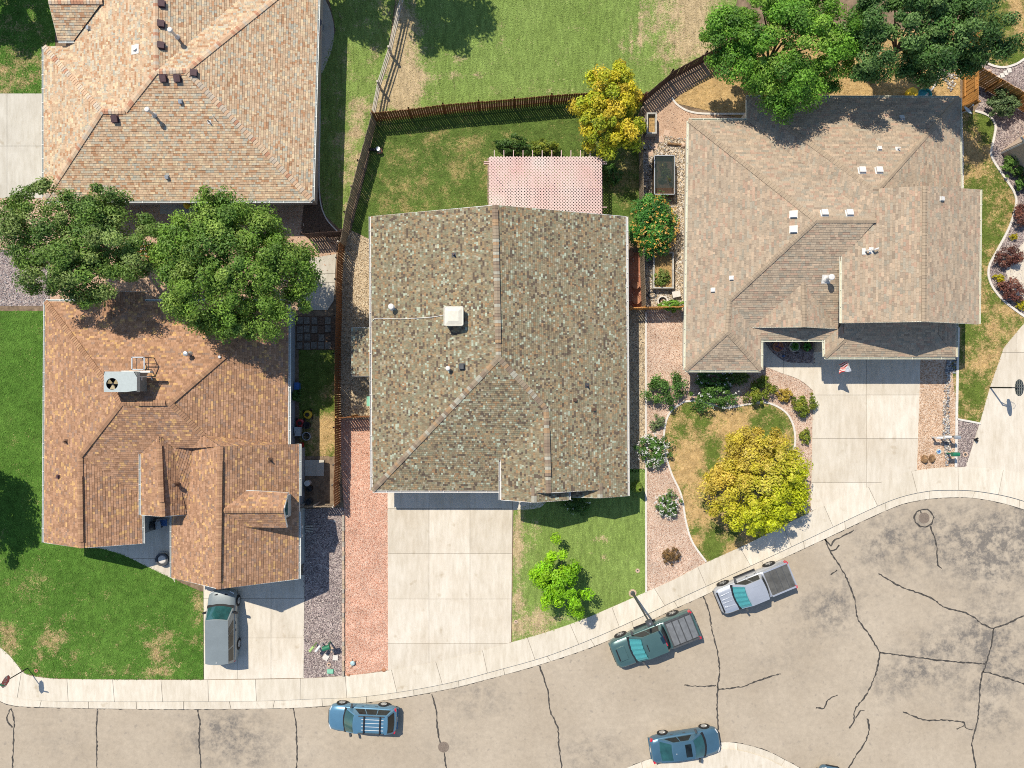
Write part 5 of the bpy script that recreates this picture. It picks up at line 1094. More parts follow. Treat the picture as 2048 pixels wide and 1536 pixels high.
rock(702, 1332, .12, .1, .12, M['paver'], 'pale flat stone leaning on the blue garden light', seed=3, n=7); rock(768, 1340, .16, .14, .12, M['terracotta'], 'salmon rock at the driveway corner of the red gravel', seed=4, n=8); rock(697, 1350, .13, .1, .1, M['terracotta'], 'salmon rock at the foot of the block edging', seed=5, n=8); rock(669, 1042, .1, .07, .07, M['white'], 'small white stone beside the low gate fence', seed=8, n=7)
rock(1978, 143, .16, .14, .2, M['paver'], 'yellowish stone against the honey cedar fence', seed=6, n=7)
q = P(1948, 879, ZD); L = empty('yard_spotlight', q, 'little black spotlight pair at the driveway edge', 'spotlight')
for k in (-1, 1): mb = MB(); mb.tube((0, 0, .05), (.12, .1*k, .25), .05, .07, 10); mb.build('lamp_can', M['black'], L, False)
mb = MB(); mb.tube((0, 0, 0), (0, 0, .12), .03, .03, 8); mb.build('stem', M['black'], L, False)
stones(curve([(1894, 720), (1904, 722), (1900, 770), (1897, 820), (1900, 880), (1900, 930), (1892, 930), (1887, 880), (1886, 820), (1890, 770)], 8, True), 140, .075, [(.30, .30, .31), (.52, .50, .47), (.62, .58, .5), (.42, .34, .27), (.2, .2, .21)], 'strip of rounded river stones on the peach gravel', ZY+.01)
stones([(1894, 718), (1913, 718), (1913, 746), (1890, 746)], 120, .085, [(.12, .14, .16), (.2, .22, .24), (.3, .32, .33)], 'dark river stones at the downspout corner', ZY+.01)
stones([(1888, 95), (1925, 90), (1925, 150), (1900, 185), (1880, 150)], 90, .07, [(.6, .56, .5), (.4, .36, .33), (.25, .24, .24)], 'white river stones beside the orange fence', ZY+.01)
# three big pots
def leafy(verts, n, r, h, seed): pass
for i, (x, y) in enumerate(((1551, 694), (1583, 694), (1608, 694))):
    q = P(x, y, ZY+.03); L = empty('planter_pot', q, ['terracotta pot with bare soil, left of three by the entry', 'stone pot with a spiky bright green plant, middle of three', 'dark pot with bushy green plant, right of three'][i], 'planter', 'pots in the dark gravel bed')
    pm = [M['terracotta'], M['conc2'], M['bark']][i]; mb = MB(); mb.lathe((0, 0, 0), [(.22, 0), (.32, .3), (.36, .5), (.36, .56), (.30, .56), (.29, .48), (0, .47)], 20); mb.build('pot', pm, L, False)
    mb = MB(); r_ = random.Random(i)
    for k in range((8, 70, 60)[i]):
        t = r_.uniform(0, 6.28); l = r_.uniform(.2, .42); u = Vector((math.cos(t), math.sin(t), 0)); v = Vector((-u.y, u.x, 0)); b0_ = Vector((0, 0, .47)); mid_ = b0_+u*l*.5+Vector((0, 0, r_.uniform(.12, .3))); tp = b0_+u*l+Vector((0, 0, r_.uniform(.0, .2)))
        mb.col = (.10*r_.uniform(.6, 1.4), .30*r_.uniform(.6, 1.3), .05) if i else (.10, .07, .2); wv = .03; mb.add([b0_-v*wv*.5, b0_+v*wv*.5, mid_+v*wv, mid_-v*wv, tp], [(0, 1, 2, 3), (3, 2, 4)])
    mb.build('plant', M['leaf'], L, False)
for x, y, m, lb in ((1566, 712, M['blue'], 'small dark blue ornament left in the potted plant bed'), (1593, 706, M['dgrey'], 'dark ornament below the middle potted plant')):
    q = P(x, y, ZY+.03); mb = MB(); mb.lathe(q, [(.07, 0), (.09, .06), (.05, .16), (.06, .2), (0, .24)], 12); mb.build('garden_ornament', m, label=lb, cat='ornament')
# raised garden beds
def raised(px0, py0, px1, py1, h, m, label, fill, wd=.09):
    a = P(px0, py0, h); b = P(px1, py1, h); L = empty('raised_bed', Vector(((a.x+b.x)/2, (a.y+b.y)/2, ZY)), label, 'raised bed', 'raised beds by the taupe house')
    X0, X1, Y0, Y1 = min(a.x, b.x), max(a.x, b.x), min(a.y, b.y), max(a.y, b.y)
    for nm, c, s_ in (('side_board', (X0+wd/2, (Y0+Y1)/2), (wd, Y1-Y0)), ('side_board', (X1-wd/2, (Y0+Y1)/2), (wd, Y1-Y0)), ('end_board', ((X0+X1)/2, Y0+wd/2), (X1-X0-2*wd-.004, wd)), ('end_board', ((X0+X1)/2, Y1-wd/2), (X1-X0-2*wd-.004, wd))):
        mb = MB(); mb.box((c[0], c[1], ZY+h/2), (s_[0], s_[1], h)); mb.build(nm, m, L)
    mb = MB(); mb.box(((X0+X1)/2, (Y0+Y1)/2, ZY+h*.3), (X1-X0-2*wd-.01, Y1-Y0-2*wd-.01, h*.6)); mb.build('soil', fill, L)
    return L, (X0, X1, Y0, Y1)
wg = mat('white_bed', (.50, .48, .43), .8, var=.15, scale=4)
straw = mat('straw_soil', (.42, .27, .11), .95, var=.3, scale=9)
raised(1293, 226, 1313, 268, .75, wg, 'white raised bed filled with straw beside the dark fence', straw); 
L, bx1 = raised(1308, 313, 1348, 390, .8, M['bark'], 'dark raised bed under a glazed cover', M['mulch'])
mb = MB(); mb.box(((bx1[0]+bx1[1])/2, (bx1[2]+bx1[3])/2+.2, ZY+.86), (bx1[1]-bx1[0], bx1[3]-bx1[2]-.5, .012)); 
gm, nt, nd, ln, bs = nodes('bed_glazing'); bs.inputs['Base Color'].default_value = (.06, .08, .07, 1); bs.inputs['Alpha'].default_value = .3; bs.inputs['Roughness'].default_value = .15; mb.build('glazing', gm, L)
for sx in (bx1[0], bx1[1]):
    mb = MB(); mb.box((sx, (bx1[2]+bx1[3])/2, ZY+.88), (.05, bx1[3]-bx1[2], .05)); mb.build('cover_rail', M['metal'], L)
for sy in (bx1[2], bx1[3]):
    mb = MB(); mb.box(((bx1[0]+bx1[1])/2, sy, ZY+.88), (bx1[1]-bx1[0]-.06, .05, .05)); mb.build('cover_rail', M['metal'], L)
L3, bx3 = raised(1306, 504, 1347, 577, .6, wg, 'long pale raised bed with leafy vegetables above the side gate', straw)
q = P(1353, 588, .5); mb = MB(); mb.box((q.x, q.y, .45), (.55, .42, .05), .2); o = mb.build('side_table', M['edging'], label='small pale folding table beside the long raised bed', cat='table')
for sx in (-1, 1):
    for sy in (-1, 1): b = MB(); b.tube((sx*.22, sy*.16, 0), (sx*.24, sy*.18, -.32), .015, .015, 6); b.build('leg', M['dgrey'], o, False)
q = P(1318, 605, ZY); ring(1324, 603, .38, .09, M['edging'], 'half round stone planter ring by the side gate', 'planter', M['mulch'], .25)
mb = MB(); q = P(1304, 590, ZY+.04)
for r_ in (.2, .24, .28): mb.torus(q+Vector((0, 0, (r_-.2)*.4)), r_, .018, 20, 5, 1.2, .8)
mb.build('garden_hose', M['dgrey'], label='coiled dark garden hose below the long raised bed', cat='hose')
mb = MB(); mb.tube(P(1335, 287, ZY+.12), P(1366, 290, ZY+.12), .1, .07, 8); mb.build('log', M['rock'], label='short brown log lying on the mixed gravel', cat='log')
rock(1366, 291, .22, .2, .25, M['paver'], 'tan boulder at the end of the log', seed=9, n=8)
# brick strip planters behind the side gate
for i, (x, y, s_) in enumerate(((1259, 510, .25), (1270, 572, .25), (1271, 601, .3))):
    q = P(x, y, ZY); mb = MB(); mb.lathe(q, [(s_*.7, 0), (s_, .35), (s_, .4), (s_*.85, .4), (s_*.8, .33), (0, .32)], 16); mb.build('clay_pot', M['terracotta'], label=['clay pot at the top of the brick red strip', 'clay pot halfway down the brick red strip', 'largest clay pot near the side gate'][i], cat='pot')
# things behind and beside the houses on the left
L = empty('garden_bench', P(633, 50, ZD), 'long red metal garden bench on the patio of the tan house', 'bench')
for i in range(3): q = P(632, 52, ZD); mb = MB(); mb.box((q.x+i*.13, q.y, ZD+.45), (.1, 2.4, .03)); mb.build('seat_slat', M['red'], L)
mb = MB(); q = P(632, 52, ZD); mb.box((q.x+.45, q.y, ZD+.75), (.04, 2.4, .12)); mb.box((q.x+.44, q.y, ZD+.58), (.03, 2.4, .06)); mb.build('backrest', M['red'], L)
for yy in (-1.1, 1.1):
    mb = MB(); mb.box((q.x+.1, q.y+yy, ZD+.22), (.5, .05, .44)); mb.build('leg', M['red'], L)
    mb = MB(); mb.box((q.x+.15, q.y+yy, ZD+.66), (.45, .06, .04)); mb.build('armrest', M['red'], L)
q = P(640, 55, ZD); mb = MB(); mb.lathe(q, [(.3, 0), (.3, .02), (.02, .03), (.02, .68), (.33, .69), (.33, .72), (0, .72)], 18); mb.build('bistro_table', mat('glass_table', (.25, .27, .28), .15), label='round grey bistro table beside the red bench', cat='table')
q = P(406, 415, ZD); L = empty('condenser_unit', q, 'grey condenser unit with round fan under the tan eave', 'air conditioner'); mb = MB(); mb.box((0, 0, .4), (.75, .75, .8)); mb.build('cabinet', M['grey'], L, False); mb = MB(); mb.torus((0, 0, .82), .28, .02, 20, 5); mb.torus((0, 0, .82), .15, .015, 16, 5); mb.build('fan_guard', M['dgrey'], L, False)
q = P(376, 411, ZD); mb = MB(); mb.lathe(q, [(.2, 0), (.28, .1), (.2, .3), (.1, .45), (0, .5)], 12); mb.build('toy', M['yellow'], label='bright yellow toy on the pad under the tan eave', cat='toy')
# wood pile
L = empty('lumber_stack', P(300, 500, ZY), 'loose tan boards stacked on the ground between the two left trees', 'lumber')
for i in range(6): q = P(285+random.uniform(-4, 4), 488+i*5, ZY); mb = MB(); mb.box(q+Vector((0, 0, .06+.01*i)), (3.2, .13, .05), random.uniform(-.06, .06)); mb.build('board', M['wood_orange'] if i % 2 else M['rail'], L)
# porch things of the brown house
q = P(328, 1117, ZD); L = empty('fire_pit', q, 'round fire pit table with pale stones on the porch walk', 'fire pit'); mb = MB(); mb.lathe((0, 0, 0), [(.36, 0), (.38, .28), (.45, .30), (.45, .36), (.34, .36), (.32, .28), (0, .26)], 24); mb.build('bowl', M['dgrey'], L, False); mb = MB(); mb.lathe((0, 0, .26), [(.32, .0), (.25, .06), (0, .08)], 16); mb.build('ash_bed', M['edging'], L, False)
mb = MB(); mb.torus((0, 0, .02), .52, .02, 26, 5); mb.build('base_ring', M['metal'], L, False)
q = P(312, 1048, ZD); L = empty('barbecue_grill', q, 'black covered barbecue grill in the shade of the entry', 'barbecue', None, .15); mb = MB(); mb.box((0, 0, .45), (1.0, .55, .7)); mb.build('cabinet', M['black'], L, False)
mb = MB(); prof = [(-.28, 0), (-.25, .18), (-.1, .3), (.1, .3), (.25, .18), (.28, 0)]; k = 6; mb.add([(-.38, y_, .82+z_) for y_, z_ in prof]+[(.3, y_, .82+z_) for y_, z_ in prof], [(i, i+1, k+i+1, k+i) for i in range(5)]+[tuple(range(5, -1, -1)), tuple(range(k, 2*k))]); mb.build('hood', M['dgrey'], L, False); mb = MB(); mb.box((.55, 0, .82), (.36, .5, .04)); mb.build('side_shelf', M['grey'], L, False)
q = P(333, 1042, ZD); L = empty('patio_chair', q, 'pale metal patio chair next to the grill', 'chair', None, 1.5)
mb = MB(); mb.box((0, 0, .44), (.5, .5, .04)); mb.build('seat', M['blue'], L, False); mb = MB(); mb.box((0, .25, .7), (.5, .04, .5)); mb.build('backrest', M['metal'], L, False)
for sx in (-.22, .22):
    for sy in (-.22, .22): mb = MB(); mb.tube((sx, sy, 0), (sx, sy, .44), .018, .018, 6); mb.build('leg', M['metal'], L, False)
    mb = MB(); mb.box((sx, 0, .64), (.04, .48, .03)); mb.build('armrest', M['metal'], L, False)
# mower and tubs in the side yard
def mower(px, py, m, label, rz):
    L = empty('lawn_mower', P(px, py, ZY), label, 'lawn mower', None, rz); mb = MB(); mb.lathe((0, 0, .1), [(.0, 0), (.29, 0), (.29, .12), (.2, .17), (0, .18)], 16); mb.build('mower_deck', m, L, False)
    mb = MB(); mb.lathe((0, 0, .26), [(.0, 0), (.14, 0), (.14, .12), (.1, .17), (0, .18)], 14); mb.build('engine', M['black'], L, False)
    for sx in (-.26, .26):
        for sy in (-.27, .27): mb = MB(); mb.tube((sx-.03, sy, .1), (sx+.03, sy, .1), .1, .1, 12); mb.build('wheel', M['rubber'], L, False)
        mb = MB(); mb.tube((sx*.8, -.25, .2), (sx*.9, -.95, .9), .014, .014, 6); mb.build('handle_tube', M['dgrey'], L, False)
    mb = MB(); mb.tube((-.24, -.95, .9), (.24, -.95, .9), .016, .016, 6); mb.build('handle_bar', M['black'], L, False)
mower(602, 846, M['red'], 'red push mower with a grey grass bag in the side yard', .0)
q = P(599, 862, ZY); mb = MB(); mb.prism([(q.x+x, q.y+y) for x, y in ((-.2, -.32), (.2, -.32), (.22, .3), (-.22, .3))], ZY+.1, ZY+.5); mb.build('grass_bag', M['grey'], label='grey grass catcher bag behind the red mower', cat='bag')
mower(617, 829, M['yellow'], 'yellow ringed mower beside the red mower', 0.2)
ring(615, 872, .30, .05, M['metal'], 'round galvanised tub in the shaded side yard', 'wash tub', M['black'], .3)
q = P(616, 850, ZY); mb = MB(); mb.lathe(q, [(.22, 0), (.26, .4), (.26, .44), (.2, .44), (.18, .3), (0, .28)], 16); mb.build('bucket', M['black'], label='black bucket between the mowers and the tub', cat='bucket')
q = P(605, 889, ZY); L = empty('fuel_can', q, 'small red fuel can by the corner of the brown house', 'fuel can'); mb = MB(); mb.box((0, 0, .15), (.24, .3, .3)); mb.build('can', M['red'], L, False); mb = MB(); mb.tube((0, .05, .3), (.08, .16, .42), .025, .02, 8); mb.build('spout', M['black'], L, False)
q = P(597, 772, ZY); mb = MB(); mb.box(q+Vector((0, 0, .2)), (.3, .45, .4)); o = mb.build('storage_tote', M['blue'], label='blue storage tote against the east wall of the brown house', cat='tote'); b = MB(); b.box((0, 0, .42), (.34, .49, .04)); b.build('lid', M['blue'], o, False)
for i, (x, y) in enumerate(((618, 965), (622, 976))):
    q = P(x, y, ZY); mb = MB(); mb.lathe(q, [(.18, 0), (.2, .45), (.2, .5), (0, .52)], 14); mb.build('bin', [M['white'], M['black']][i], label=['small white bin by the brown house side wall', 'small black bin beside the white bin'][i], cat='bin')
q = P(621, 1001, ZY); mb = MB(); mb.lathe(q, [(.2, 0), (.22, .5), (.22, .55), (.17, .55), (.16, .4), (0, .38)], 16); mb.build('bucket', M['dgrey'], label='dark bucket inside the low gate fence', cat='bucket')
for i in range(3): q = P(619, 1052+i*5, ZY); mb = MB(); mb.box(q+Vector((0, 0, .05)), (.5, .1, .09), -.08*i); mb.build('timber_offcut', M['rail'], label=['top grey timber offcut by the brown house wall', 'middle grey timber offcut by the brown house wall', 'lowest grey timber offcut by the brown house wall'][i], cat='timber')
# back lawn ornament and green lid
q = P(760, 302, ZY); L = empty('garden_fountain', q, 'small black and white ornament on a terracotta foot by the west fence', 'ornament'); mb = MB(); mb.box((0, 0, .05), (.35, .4, .1)); mb.build('foot', M['terracotta'], L, False); mb = MB(); mb.lathe((-.05, 0, .1), [(.14, 0), (.08, .1), (.05, .3), (.13, .38), (.14, .42), (0, .40)], 14); mb.build('bowl', M['metal'], L, False); mb = MB(); mb.box((-.5, .05, .12), (.5, .16, .2)); mb.build('figure', M['black'], L, False)
q = P(741, 802, ZY); mb = MB(); mb.box(q+Vector((0, 0, .35)), (.2, .65, .7)); o = mb.build('recycling_bin', M['mint'], label='mint green bin against the west wall of the middle house', cat='bin'); b = MB(); b.box((0, 0, .72), (.24, .69, .05)); b.build('lid', M['mint'], o, False)
q = P(1820, 190, ZY); L = empty('play_slide', q, 'yellow play slide piece at the back eave of the taupe house', 'toy'); mb = MB(); mb.lathe((0, 0, 0), [(.4, 0), (.4, .35), (.3, .5), (0, .55)], 14); mb.build('body', M['yellow'], L, False)
q = P(1846, 193, ZY); mb = MB(); mb.lathe(q, [(.45, 0), (.5, .25), (.46, .25), (.42, .05), (0, .05)], 20); mb.build('paddling_pool', mat('pool_teal', (.03, .30, .33), .4), label='teal plastic paddling pool at the back eave', cat='pool')
# ------------------------------------------------------------------ trees and shrubs
def leaf_quads(c, nrm, size, tint, rg):
    n = len(c); nrm = nrm/np.linalg.norm(nrm, axis=1, keepdims=True)
    r = rg.normal(size=(n, 3)); u = np.cross(nrm, r); u /= np.linalg.norm(u, axis=1, keepdims=True); v = np.cross(nrm, u)
    s = (size*rg.uniform(.6, 1.35, n))[:,None]
    V = np.stack([c-u*s*.95, c-v*s*.5+nrm*s*.12, c+u*s*.95, c+v*s*.5+nrm*s*.12], 1)
    return V.reshape(-1, 3), np.arange(4*n).reshape(-1, 4), tint
def crown(parent, center, rad, nleaf, size, pal, seed, nclump=60, clump=.24, shell=.5, zmin=-.35, grad=None, lobes=.16, droop=0.0, mname='leaf', world=True, name='crown'):
    rg = np.random.default_rng(seed); pal = np.array(pal)
    d = rg.normal(size=(nclump*6, 3)); d /= np.linalg.norm(d, axis=1, keepdims=True); d = d[d[:,2] > zmin][:nclump]; k = len(d)
    az = np.arctan2(d[:,1], d[:,0]); ph = rg.uniform(0, 6.28, 5); fr = (2, 3, 5, 7, 11)
    lob = 1+lobes*sum(np.sin(f*az+p)/math.sqrt(i+1) for i, (f, p) in enumerate(zip(fr, ph)))
    rr = (shell+(1-shell)*rg.random(k)**.6)
    cc = d*rr[:,None]*lob[:,None]
    tone = rg.uniform(.72, 1.28, k); pick = rg.integers(0, len(pal), k)
    per = rg.integers(0, k, nleaf); dd = rg.normal(size=(nleaf, 3)); dd /= np.linalg.norm(dd, axis=1, keepdims=True)
    cr = clump*(.6+.8*rg.random(k))
    rl = rg.random(nleaf)**.45
    loc = cc[per]+dd*(cr[per]*rl)[:,None]
    R = np.array(rad); pos = loc*R+np.array(center)
    if droop: pos[:,2] -= droop*np.linalg.norm(loc[:,:2], axis=1)**2
    nr = dd*.75+d[per]*.35+np.array([0, 0, .35])+rg.normal(size=(nleaf, 3))*.55
    t = pal[pick[per]]*tone[per][:,None]*rg.uniform(.75, 1.25, (nleaf, 1)); alt = pal[rg.integers(0, len(pal), nleaf)]; t = t*.75+alt*.25
    if grad is not None:
        g = np.clip(.5+loc[:,0]*grad[0]+loc[:,1]*grad[1]+rg.normal(0, .18, nleaf), 0, 1)[:,None]; t = t*(1-g)+np.array(grad[2])*rg.uniform(.7, 1.3, (nleaf, 1))*g
    V, F, t = leaf_quads(pos, nr, size, t, rg)
    V[:,2] = np.maximum(V[:,2], ZY+.03)
    return np_mesh(name, V, F, M[mname], t, parent=parent), cc*R+np.array(center), cr
def trunkmesh(parent, base, center, tips, r, seed, nl=12):
    rg = random.Random(seed); mb = MB(); mb.smooth = True; top = Vector(center)-Vector((0, 0, (center[2]-base.z)*.35)); bend = (base+top)/2+Vector((rg.uniform(-.15, .15), rg.uniform(-.15, .15), 0))
    mb.tube(base, bend, r, r*.8, 10); mb.tube(bend, top, r*.8, r*.62, 10)
    o = mb.build('trunk', M['bark'], parent)
    for t in rg.sample(list(map(tuple, tips)), min(nl, len(tips))):
        t = Vector(t); m_ = top.lerp(t, .5)+Vector((rg.uniform(-.2, .2), rg.uniform(-.2, .2), rg.uniform(-.1, .25))); b = MB(); b.tube(top.lerp(bend, .2), m_, r*.4, r*.22, 7); b.tube(m_, t, r*.22, r*.06, 6); b.build('limb', M['bark'], o)
def tree(label, px, py, rxp, ryp, zc, rz, nleaf, size, pal, seed, nclump=70, clump=.22, shell=.5, grad=None, lobes=.16, r=.16, name='leafy_tree', group='trees', true=False, droop=0.0):
    c = T(px, py, zc) if true else P(px, py, zc); k = (H-zc)/H/S if not true else 1/S; base = Vector((c.x, c.y, ZY)); L = empty(name, base, label, 'tree', group)
    o, tips, cr = crown(L, tuple(c), (rxp*k, ryp*k, rz), nleaf, size, pal, seed, nclump, clump, shell, grad=grad, lobes=lobes, droop=droop)
    trunkmesh(L, base, c, tips, r, seed); return L
G1 = [(.065, .145, .03), (.10, .20, .04), (.045, .11, .03), (.13, .22, .05)]
tree('big loose crowned green tree at the left over the gravel', 168, 486, 168, 126, 6.6, 2.3, 66000, .082, [(.14, .25, .04), (.20, .33, .06), (.10, .19, .04), (.27, .36, .10)], 11, 190, .135, .2, lobes=.10, r=.2)
tree('big dense green tree overhanging the brown roof', 466, 542, 152, 150, 6.8, 2.8, 95000, .082, [(.15, .28, .035), (.22, .37, .05), (.105, .21, .035), (.29, .41, .08)], 12, 260, .14, .4, lobes=.09, r=.24)
tree('bright green tree overhanging the top of the taupe roof', 1563, 92, 150, 122, 5.5, 2.6, 95000, .082, [(.13, .31, .03), (.19, .40, .04), (.09, .22, .03), (.27, .44, .06)], 13, 260, .14, .4, lobes=.10, r=.24)
tree('dark green tree at the upper right beside the orange fence', 1838, 64, 142, 112, 6.4, 2.9, 80000, .085, [(.075, .17, .035), (.11, .23, .05), (.055, .13, .03), (.17, .29, .08)], 14, 190, .145, .45, lobes=.15, r=.24)
tree('yellow green tree at the corner of the back lawn', 1218, 226, 72, 80, 3.2, 1.9, 26000, .09, [(.62, .54, .03), (.52, .54, .03), (.70, .52, .05), (.36, .46, .03)], 15, 110, .17, .45, r=.13, name='yellow_tree')
tree('golden and ochre tree beside the silver truck', 1515, 964, 104, 102, 2.8, 1.8, 42000, .09, [(.68, .50, .08), (.60, .50, .05), (.74, .58, .14), (.54, .42, .06)], 16, 190, .15, .4, lobes=.08, grad=(.75, -.8, (.56, .62, .025)), r=.15, name='golden_tree')
tree('small lime green tree on the middle front lawn', 1119, 1156, 56, 60, 2.0, 1.5, 14000, .085, [(.28, .58, .015), (.36, .64, .02), (.22, .48, .015)], 17, 60, .2, .4, lobes=.24, r=.08, name='lime_tree')
tree('leafy tree beyond the upper left corner shading the grass', 5, -25, 62, 55, 4.2, 2.3, 14000, .13, G1, 18, 50, .26, .45, true=True, group='trees beyond the frame')
tree('tree above the top edge shading the rail fence lawn', 645, -75, 55, 50, 6.2, 2.2, 12000, .13, G1, 19, 50, .26, .4, true=True, group='trees beyond the frame')
tree('wide tree above the top edge shading the open lawn', 805, -85, 88, 62, 6.4, 2.6, 22000, .13, G1, 20, 70, .24, .45, true=True, group='trees beyond the frame')
tree('tree beyond the left edge casting shade on the green lawn', -45, 950, 66, 75, 4.6, 2.4, 15000, .13, G1, 21, 55, .25, .45, true=True, group='trees beyond the frame')
SG = [(.09, .20, .035), (.13, .26, .05), (.065, .15, .03)]; SY = [(.22, .28, .03), (.32, .33, .04), (.15, .22, .03)]; SR = [(.20, .075, .06), (.28, .12, .08), (.13, .06, .05)]
def shrub(label, px, py, rxp, ryp, h, pal, seed, nleaf=2600, size=.06, flower=None, nfl=60, fsize=.05, name='shrub', group='shrubs', clump=.3, lobes=.14, cone=0.0, fl_low=False):
    zc = ZY+h*.45; c = P(px, py, zc); k = (H-zc)/H/S; L = empty(name, Vector((c.x, c.y, ZY)), label, 'shrub', group)
    o, tips, cr = crown(L, tuple(c), (rxp*k, ryp*k, h*.55), nleaf, size, pal, seed, 46, clump*.8, .4, -.2, lobes=lobes, name='foliage')
    mb = MB()
    for i in range(6): t = tips[i % len(tips)]; mb.tube((c.x, c.y, ZY), tuple(t), .025, .008, 5)
    mb.build('stem', M['bark'], L)
    if flower is not None:
        rg = np.random.default_rng(seed+99); d = rg.normal(size=(nfl, 3)); d /= np.linalg.norm(d, axis=1, keepdims=True); d[:,2] = np.abs(d[:,2])*.9+.1; d /= np.linalg.norm(d, axis=1, keepdims=True)
        pos = d*np.array([rxp*k, ryp*k, h*.55])*rg.uniform(.92, 1.1, (nfl, 1))+np.array(c); m_ = 7
        P5 = np.repeat(pos, m_, 0)+rg.normal(0, fsize*.8, (nfl*m_, 3)); fl = np.array(flower); V, F, t = leaf_quads(P5, rg.normal(size=(nfl*m_, 3))+np.array([0, 0, 1.2]), fsize, fl[rg.integers(0, len(fl), nfl*m_)], rg)
        o2 = np_mesh('blossoms', V, F, M['petal'], t, parent=L); o2['kind'] = 'stuff'
    return L
WH = [(.75, .74, .70), (.8, .78, .76)]; OR = [(.80, .42, .10), (.85, .55, .20), (.80, .50, .08)]
shrub('upright green shrub left of the taupe house corner', 1333, 780, 36, 36, 1.3, SG, 31, 4200, .07, lobes=.25)
shrub('small pale shrub beside the long concrete edging', 1313, 845, 15, 15, .6, [(.16, .24, .08), (.24, .30, .14)], 32, 1300, .05)
shrub('white flowering shrub beside the middle house east wall', 1305, 899, 32, 34, 1.2, [(.09, .2, .04), (.13, .26, .05)], 33, 4200, .065, WH, 90, .05, group='white flowering shrubs')
shrub('white flowering shrub in the pink gravel by the lawn edge', 1333, 1009, 24, 26, .9, [(.10, .2, .05), (.14, .26, .06)], 34, 2800, .06, WH, 80, .045, group='white flowering shrubs')
shrub('small brown dry shrub near the sidewalk in pink gravel', 1341, 1112, 18, 17, .6, [(.22, .13, .05), (.30, .18, .07), (.16, .10, .04)], 35, 2200, .045, lobes=.05)
shrub('wide rose bush with pale blooms below the taupe eave', 1431, 792, 44, 30, 1.2, [(.08, .19, .035), (.12, .24, .045)], 36, 5200, .07, WH, 30, .05, group='white flowering shrubs')
shrub('shaded bush with white blooms against the taupe house wall', 1428, 756, 40, 18, 1.3, SG, 37, 3200, .07, WH, 26, .045, group='white flowering shrubs')
shrub('shaded round bush next to the taupe front corner', 1476, 754, 20, 17, 1.1, [(.12, .2, .03), (.16, .23, .04)], 38, 2200, .06)
shrub('half sunlit yellow green bush beside the curved walk', 1521, 781, 26, 28, 1.1, SY, 39, 3600, .065)
shrub('small orange yellow bush by the curved walk', 1568, 791, 14, 15, .7, [(.50, .36, .05), (.58, .44, .08), (.40, .30, .05)], 40, 1700, .05)
shrub('round yellow green bush at the driveway end of the walk', 1607, 809, 24, 23, .9, SY, 41, 3200, .06)
shrub('little yellow green bush between edging and driveway', 1610, 872, 12, 14, .6, SY, 42, 1300, .05)
shrub('dark leafy shrub with white specks under the middle porch gable', 1150, 1008, 30, 20, .8, SG, 43, 2600, .06, WH, 14, .04)
shrub('dark green shrub behind the pergola left of the pair', 1025, 293, 38, 17, 1.1, [(.07, .15, .03), (.11, .20, .035)], 44, 3600, .07)
shrub('dark green shrub behind the pergola right of the pair', 1088, 296, 30, 16, 1.0, SY, 45, 3000, .065)
shrub('dark shrub at the east end of the pergola', 1222, 350, 18, 26, .9, SG, 46, 2200, .065)
shrub('orange trumpet flower bush between the two houses', 1308, 452, 46, 58, 2.4, [(.08, .26, .04), (.12, .32, .05), (.06, .19, .035)], 47, 20000, .07, OR, 190, .06, 'flowering_bush', lobes=.04, clump=.42)
shrub('bright fern like plant spilling over the side gate', 1342, 612, 24, 12, 1.5, [(.18, .36, .04), (.24, .42, .06)], 48, 1800, .07)
shrub('round grey green bush below the honey cedar fence', 2008, 207, 36, 28, 1.3, [(.14, .21, .08), (.18, .26, .10), (.10, .16, .06)], 49, 4200, .075)
shrub('green bush by the pink stucco wall', 2029, 330, 25, 20, .9, [(.12, .23, .04), (.17, .30, .06)], 50, 3000, .06)
shrub('green bush cut by the right edge below the stucco corner', 2047, 366, 15, 18, .8, SG, 51, 1800, .06)
shrub('upper dark red shrub in the mauve gravel', 2017, 512, 27, 22, .9, SR, 52, 3200, .055, group='dark red shrubs'); shrub('lower dark red shrub in the mauve gravel', 2023, 580, 25, 23, .9, SR, 53, 3200, .055, group='dark red shrubs'); shrub('red shrub at the right edge above the yellow tuft', 2044, 432, 20, 24, .9, SR, 54, 2400, .055, group='dark red shrubs')
shrub('little yellow tuft between the two dark red shrubs', 1998, 556, 10, 9, .4, [(.55, .46, .02), (.48, .46, .03)], 55, 900, .045, group='yellow tufts'); shrub('tiny yellow tuft below the edge red shrub', 2027, 474, 8, 7, .3, [(.55, .46, .02), (.40, .36, .03)], 56, 600, .04, group='yellow tufts'); shrub('yellow tuft at the right edge below the red shrubs', 2044, 610, 11, 11, .4, [(.55, .46, .02), (.48, .46, .03)], 57, 900, .045, group='yellow tufts')
shrub('leafy vegetables growing in the long pale raised bed', 1322, 556, 16, 20, .9, [(.20, .30, .06), (.32, .34, .10), (.14, .24, .05)], 58, 1600, .06, group='vegetables in the raised beds'); shrub('mixed plants under the glazed bed cover', 1327, 350, 16, 24, .9, [(.12, .17, .06), (.20, .18, .06), (.08, .12, .05)], 59, 1500, .06, group='vegetables in the raised beds')
shrub('dark creeper against the east wall of the brown house', 592, 792, 12, 12, .9, SG, 60, 1200, .06)
